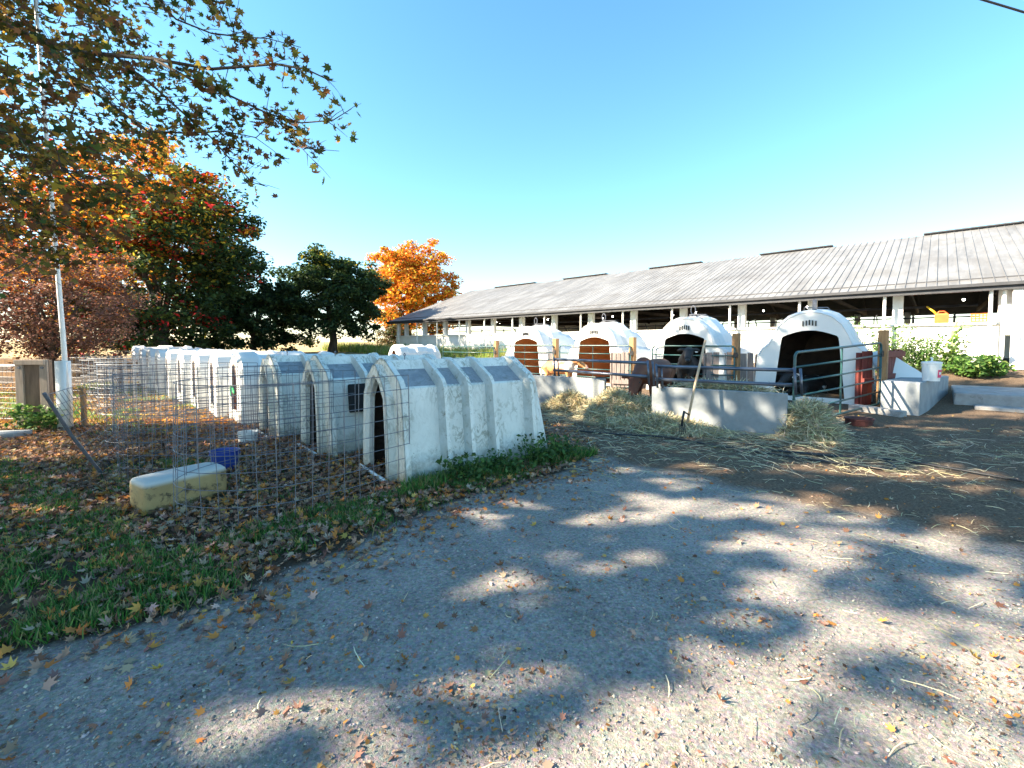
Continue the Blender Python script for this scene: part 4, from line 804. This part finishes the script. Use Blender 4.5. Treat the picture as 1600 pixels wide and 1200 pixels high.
# ------------------------------------------------------------ ground cover
def stuff(o): o['kind'] = 'stuff'; return o
def scatter_pts(n, xr, yr, dens, seed):
    g = np.random.default_rng(seed); x = g.uniform(*xr, n); y = g.uniform(*yr, n); k = g.random(n) < dens(x, y); return x[k], y[k]
def vis(x, y, m=60):
    u, v_ = proj(np.stack([x, y, gz(x, y)], -1)); return (u > -m) & (u < 1600+m) & (v_ < 1200+m) & (y > .5)
def n2(x, y, f=1., s=0): return .5+.25*(np.sin(f*(1.3*x+2.1*y)+s)+np.sin(f*(2.7*x-1.1*y)+1.3*s+1)*.6+np.sin(f*(-1.9*x+3.3*y)+2*s)*.6+np.sin(f*(5.1*x+4.3*y)+s)*.4)
PAL_L = [(.46, .28, .18), (.54, .36, .26), (.60, .24, .06), (.24, .12, .075), (.34, .22, .15), (.42, .30, .20), (.15, .08, .055), (.50, .19, .05), (.52, .30, .08), (.30, .16, .11), (.20, .12, .09), (.34, .25, .18), (.26, .15, .10)]
# fallen leaves; grass side dense, gravel sparse
def dl(x, y):
    gs = grass_side(x, y); pen_ = np.clip(gs/.4+.2, 0, 1)*np.clip((y-3.0)/.8, 0, 1); edge = np.exp(-((gs+.15)/.38)**2); lawn = np.clip(gs/.3, 0, 1)*.75*n2(x, y, 1.6, 2)
    far = np.exp(-np.clip(-gs, 0, 9)/.5); return np.clip(.85*pen_*(.45+.55*n2(x, y, 1.1, 5))+.55*edge*(.4+.6*n2(x, y, 2.4))+lawn+.10*far, 0, 1)*vis(x, y)
x, y = scatter_pts(90000, (-13, 1.3), (1.0, 9), dl, 1); xb, yb = scatter_pts(20000, (-19, -1), (8.5, 17), lambda x, y: .6*vis(x, y)*(grass_side(x, y) > -.2), 2)
xc_, yc_ = scatter_pts(11000, (-3.5, 8.5), (.7, 9), lambda x, y: vis(x, y)*np.clip(.6*np.exp(-np.clip(x+.8, 0, 9)/1.5)+.06, 0, 1)*(.3+n2(x, y, 1.7, 9)), 3)
x = np.r_[x, xb, xc_]; y = np.r_[y, yb, yc_]; n = len(x); g = np.random.default_rng(4)
z = gz(x, y)+g.uniform(.004, .05, n)*np.where(grass_side(x, y) > 0, 1, .25); cl = pick(PAL_L, n, .2); sun_far = y > 8.5; cl[sun_far] = pick([(.60, .24, .04), (.66, .38, .07), (.50, .26, .10), (.42, .22, .09)], sun_far.sum(), .2)  # far leaves take a brighter palette, with sunlight put into their colour
sz = g.uniform(.026, .060, n); sz[len(x)-len(xc_):] *= .85
stuff(scatter('fallen_leaves', MAPLE_V, MAPLE_F, np.stack([x, y, z], -1), rotm(g.uniform(0, 6.28, n), g.normal(0, .42, n), g.normal(0, .42, n)), np.stack([sz*g.uniform(.6, 1.1, n), sz, sz*g.uniform(-1, 3.2, n)], -1), cl, M_litter)); print('leaves', n)
# grass blades
BV = [(-.05, 0, 0), (.05, 0, 0), (.035, .10, .45), (-.035, .10, .45), (0, .32, .9)]; BF3 = [(0, 1, 2), (0, 2, 3), (3, 2, 4)]
def dg(x, y):
    gs = grass_side(x, y)*.75; fine = n2(x, y, 4.1, 7)*.5+n2(x, y, 1.7, 3)*.5
    band = np.exp(-((gs-.55)/.5)**2)*np.clip((fine-.41)*3.6, .03, 1); lawn = np.clip(gs/.5, 0, 1)*np.clip((fine-.47)*3, .03, .8)*(y < 5.9)*np.clip(1.15-(y-2.2)*.16, .3, 1)
    b = np.maximum(band, lawn*.8)*np.clip((gs+.05)/.25, 0, 1); pen_ = (y > 3.75) & (x > -3.4) & (x < -.9+1.2*(y-4.9)); b = np.where(pen_, b*.10, b)
    return np.clip(b, 0, 1)*vis(x, y)
x, y = scatter_pts(560000, (-9.5, 1.2), (1.6, 6.8), dg, 8)
xe, ye = scatter_pts(50000, (-1.6, 1.2), (3.8, 6.6), lambda x, y: .75*(np.abs(y-(4.72+.77*(x+1.05))-.0) < .22+.1*n2(x, y, 3))*(x > -1.15)*(n2(x, y, 2.2, 3) > .42), 9)
xf, yf = scatter_pts(60000, (-17, -4), (7.5, 17), lambda x, y: vis(x, y)*.55*(n2(x, y, .8, 2) > .55)*(x < -5.5), 10)
hs_ = np.r_[np.full(len(x), .068), np.full(len(xe), .12), np.full(len(xf), .10)]; x = np.r_[x, xe, xf]; y = np.r_[y, ye, yf]; n = len(x); g = np.random.default_rng(12)
hgt = hs_*g.uniform(.6, 1.5, n); Sc = np.stack([hgt*.9+.02, hgt, hgt], -1)
cg = pick([(.26, .24, .10), (.06, .18, .03), (.09, .24, .04), (.045, .13, .03), (.16, .24, .06)], n, .2); ff = y > 7; cg[ff] = pick([(.16, .28, .05), (.24, .34, .07)], ff.sum(), .2)
stuff(scatter('grass', BV, BF3, np.stack([x, y, gz(x, y)], -1), rotm(g.uniform(0, 6.28, n), g.normal(0, .25, n), g.normal(-.2, .35, n)), Sc, cg, M_grass)); print('grass', n)
# gravel
OCT_V = [(1, 0, 0), (0, 1, 0), (-1, 0, 0), (0, -1, 0), (.2, .1, .8), (-.1, 0, -.6)]; OCT_F = [(0, 1, 4), (1, 2, 4), (2, 3, 4), (3, 0, 4), (1, 0, 5), (2, 1, 5), (3, 2, 5), (0, 3, 5)]
g = np.random.default_rng(13); n0 = 60000; dep = .9*np.exp(g.random(n0)*math.log(8/.9)); uu = g.uniform(-1.2, 1.2, n0); x = uu*dep; y = dep; k = (grass_side(x, y) < .15) & (g.random(n0) < np.clip(.35+.9*n2(x, y, 2.5, 4)-.3, 0, 1)); x, y = x[k], y[k]; k = (g.random(len(x)) < np.clip(1.5-y/4.5, .15, 1)); x, y = x[k], y[k]; n = len(x)
ss = .0025+.010*g.random(n)**6+.0006*y; mz = zones(x, y)[1]; stuff(scatter('gravel', OCT_V, OCT_F, np.stack([x, y, gz(x, y)+ss*.1], -1), rotm(g.uniform(0, 6.28, n), g.normal(0, .4, n), g.normal(0, .4, n)), np.stack([ss, ss*g.uniform(.5, 1, n), ss*.6], -1), pick([(.30, .265, .23), (.40, .355, .30), (.22, .195, .17), (.46, .41, .35)], n, .15)*(1-.6*mz)[:, None], M_stone)); print('gravel', n)
g = np.random.default_rng(113); n0 = 26000; dep = 1.1*np.exp(g.random(n0)*math.log(9/1.1)); x = g.uniform(-1.2, 1.2, n0)*dep; y = dep; k = (grass_side(x, y) < .3) & (g.random(n0) < n2(x, y, 1.9, 14)**2*1.3); x, y = x[k], y[k]; n = len(x)
stuff(scatter('leaf_crumbs', LEAF_V, LEAF_F, np.stack([x, y, gz(x, y)+.006], -1), rotm(g.uniform(0, 6.28, n), g.normal(0, .4, n), g.normal(0, .4, n)), .007+.02*g.random(n)**2+.001*y, pick(PAL_L+[(.10, .07, .05), (.07, .05, .04)], n, .2), M_litter))
# straw
SV = [(-.5, -.012, 0), (-.5, .012, 0), (-.15, .018, .05), (-.15, .042, .05), (.2, .01, .06), (.2, .034, .06), (.5, -.038, 0), (.5, -.02, 0)]; SF = [(0, 2, 3, 1), (2, 4, 5, 3), (4, 6, 7, 5)]
def straw(name, x, y, z, ln, seed, tilt=.1, pal=((.55, .50, .33), (.66, .58, .38), (.42, .40, .26), (.74, .60, .36), (.34, .30, .19)), w=1.):
    g = np.random.default_rng(seed); n = len(x); L_ = g.uniform(ln[0], ln[1], n)
    return stuff(scatter(name, SV, SF, np.stack([x, y, z], -1), rotm(g.uniform(0, 6.28, n), g.normal(0, tilt, n), g.normal(0, .8, n)), np.stack([L_, np.full(n, .22*w)+0*L_, L_], -1), pick(pal, n, .2), M_straw))
def ds(x, y): # density of the hay thrown on the ground in front of the panels
    l = (y-(8.5-.687*(x-2.66))); near = np.exp(-np.clip(-l, 0, 9)/.75)*(l < .25)*np.clip((5.6-x)/.8, 0, 1)*np.clip((x-.4)/.5, 0, 1)
    mid = np.exp(-((y-6.3)/1.0)**2)*.22*np.clip((x-.6)/.6, 0, 1)*(.2+n2(x, y, 1.4, 3)); return np.clip(near+mid+.11*(x > -1.5)*(y < 5.5)*n2(x, y, 2.6, 6)**1.5*np.clip(.35+.3*x, .2, 1), 0, 1)*vis(x, y)
x, y = scatter_pts(62000, (-2, 8.5), (1, 11), ds, 15); g = np.random.default_rng(16); k = y > 5.2; straw('loose_hay', x[k], y[k], gz(x[k], y[k])+.01+g.random(k.sum())*.05*np.clip(ds(x[k], y[k])*2, .1, 1), (.10, .34), 17); k = ~k; straw('straw_bits', x[k], y[k], gz(x[k], y[k])+.008, (.03, .20), 18, w=.8); print('straw', len(x))
def pile(name, c, rx, ry, h, n, seed, rz=0, ln=(.12, .4), zb=None):
    mb = MB(); cs, sn = cos(rz), sin(rz); N_ = 22
    def H(a, b): rr = min(1, math.hypot(a, b)); return h*(1-rr**1.6)*(1+.12*sin(7*a+3*b+seed))
    rings_ = []
    g = np.random.default_rng(seed); a = g.normal(0, .42, n); b = g.normal(0, .42, n); k = a*a+b*b < 1.1; a, b = a[k], b[k]
    x = c[0]+(a*rx)*cs-(b*ry)*sn; y = c[1]+(a*rx)*sn+(b*ry)*cs; z0 = gz(x, y) if zb is None else zb; rr = np.minimum(1, np.hypot(a, b))
    z = z0+h*(1-rr**1.6)*(1+.12*np.sin(7*a+3*b+seed))+g.uniform(-.02, .04, len(a))
    for i in range(9):
        q = i/8; rings_.append([(c[0]+q*(rx*cos(t_)*cs-ry*sin(t_)*sn), c[1]+q*(rx*cos(t_)*sn+ry*sin(t_)*cs), (G(c[0], c[1]) if zb is None else zb)+(h*(1-q**1.6))-.02) for t_ in np.linspace(0, 2*pi, 25)[:-1]])
    mb.rings(rings_, False, False); root = mb.build(name, mat('packed hay', (.42, .37, .22), (.22, .19, .11), 30, .9, stretch=(1, 3, 1), bmp=1, bdist=.04), None, smooth=True); root['kind'] = 'stuff'
    o = straw('hay_strands', x, y, z, ln, seed+1, tilt=.5, w=1.9); del o['kind']; o.parent = root; o['kind'] = 'stuff'; return root
pile('hay_pile', (2.28, 9.15), 1.05, .8, .50, 9000, 41, rz=-.6)
pile('hay_pile', (4.86, 7.35), .52, .55, .52, 5000, 43)
pile('hay_pile', (2.6, 8.2), 1.3, .5, .16, 6500, 44, rz=-.6)
pile('hay_pile', (3.85, 8.18), .95, .22, .07, 1500, 45, rz=-.6, zb=.72)
pile('hay_pile', (1.35, 10.15), .8, .3, .32, 4200, 46, rz=-.6)
# weeds along the barn and on the bank
WV = [(0, 0, 0), (.18, .1, .5), (0, 0, 1), (-.18, .1, .5)]
def weeds(name, label, cat, c, r, h, n, leaf, pal, seed, stems=12, thing_=True):
    base = Vector((c[0], c[1], G(c[0], c[1]))); root = thing(name, base, 0, label, cat); g = np.random.default_rng(seed); mb = MB(); Ps = []
    for i in range(stems):
        a = g.uniform(0, 6.28); rr = g.random()**.5*.45; b0 = base+Vector((rr*r[0]*cos(a), rr*r[1]*sin(a), 0)); e = base+Vector((rr*1.9*r[0]*cos(a), rr*1.9*r[1]*sin(a), h*g.uniform(.35, 1.15)))
        mb.tube([b0, b0.lerp(e, .5)+Vector((0, 0, .1*h)), e], [.008, .006, .003], 5); Ps += [b0.lerp(e, t_)+Vector((g.normal()*.09, g.normal()*.09, .08*h)) for t_ in g.random(max(1, n//stems))**.7]
    mb.build('stem', mat('green stem', (.12, .18, .05)), root, world=True); P_ = np.array([list(q) for q in Ps]); m_ = len(P_)
    scatter('leaves', LEAF_V, LEAF_F, P_, rotm(g.uniform(0, 6.28, m_), g.normal(0, .7, m_), g.normal(.3, .6, m_)), leaf*g.uniform(.6, 1.4, m_), pick(pal, m_, .2), M_leaf, root, base); return root
GRN = [(.07, .16, .03), (.12, .24, .05), (.05, .11, .03), (.20, .30, .08)]; YG = [(.25, .36, .06), (.34, .40, .08), (.18, .28, .05)]
wl = [(.7, 1.5, .95, .9, 'leafy green weeds sprawling at the foot of the barn wall by the down pipe'), (1.7, 1.9, 1.30, .9, 'tall ragged green weeds behind the white bucket'), (3.1, 1.7, 1.45, .9, 'tall ragged green weeds behind the red fence'), (7.6, 1.2, 1.35, .8, 'yellow green weeds between the two right hand domed hutches'), (11.5, 1.2, 1.1, .9, 'yellow green weeds behind the domed hutch with the black calf')]
for i, (t_, off, h, r, l) in enumerate(wl):
    q = P0+E1*t_-E2*(off+.3); weeds('weed_clump', l, 'weeds', q, (r*1.2, r*.9), h, 2400, .07, GRN if i < 3 else YG, 60+i, 50)
q = P0+E1*(-.3)-E2*2.3; weeds('weed_clump', 'low leafy bush right of the white bucket near the slab', 'weeds', q, (.8, .7), .5, 2000, .11, GRN, 71, 30)
q = P0+E1*.25-E2*1.9; tp = weeds('tall_plant', 'tall upright plant with long drooping leaves beside the bucket', 'plant', q, (.22, .22), 1.35, 120, .12, YG, 72, 5)
g = np.random.default_rng(73); mb = MB()
for k in range(11):
    z0 = g.uniform(.3, 1.2); a = g.uniform(-.9, 1.2); bs = Vector((q[0], q[1], G(*q)+z0)); d = Vector((cos(a), sin(a)*.4, 0)); ln = g.uniform(.35, .75); pp = [bs, bs+d*ln*.4+Vector((0, 0, .28)), bs+d*ln*.8+Vector((0, 0, .30)), bs+d*ln+Vector((0, 0, .16))]
    sd = Vector((-d.y, d.x, .3)).normalized(); ws = (.015, .045, .035, .003); mb.rings([[p_-sd*w, p_+sd*w] for p_, w in zip(pp, ws)], False, False, closed=False)
mb.build('long_leaf', mat('long leaf', (.14, .24, .07), (.20, .28, .10)), tp, world=True)
# low continuous weeds along the wall foot and tall grass far back
x, y = [], []; g = np.random.default_rng(80); tt = g.uniform(9, 38, 26000); oo = g.uniform(.2, 3.4, 26000); q = P0[None]+E1[None]*tt[:, None]-E2[None]*oo[:, None]; n = len(q); hg = g.uniform(.25, .9, n)*(.6+.5*np.sin(tt*1.3)**2)
stuff(scatter('tall_grass', BV, BF3, np.stack([q[:, 0], q[:, 1], gz(q[:, 0], q[:, 1])], -1), rotm(g.uniform(0, 6.28, n), g.normal(0, .25, n), g.normal(-.1, .3, n)), np.stack([hg*.35+.05, hg, hg], -1), pick(YG+[(.45, .38, .2)], n, .2), M_grass))
# weeds at the foot of the nearest hutch
for i, (x, y, h, l) in enumerate(((-.55, 5.02, .26, 'dark grass tuft at the middle of the nearest hutch side'), (.30, 5.68, .36, 'broad leafed weed at the back corner of the nearest hutch'), (-.1, 5.32, .22, 'low dock weed along the nearest hutch side'), (.62, 6.0, .28, 'leafy weed at the far end of the nearest hutch'), (-8.4, 8.0, .42, 'leafy green weeds between the wooden board and the white pole'))):
    weeds('weed_clump', l, 'weeds', (x, y), (.28 if i < 4 else .6, .2), h, 420, .055 if i < 4 else .09, [(.05, .11, .03), (.08, .16, .04)] if i < 4 else GRN, 90+i, 12)
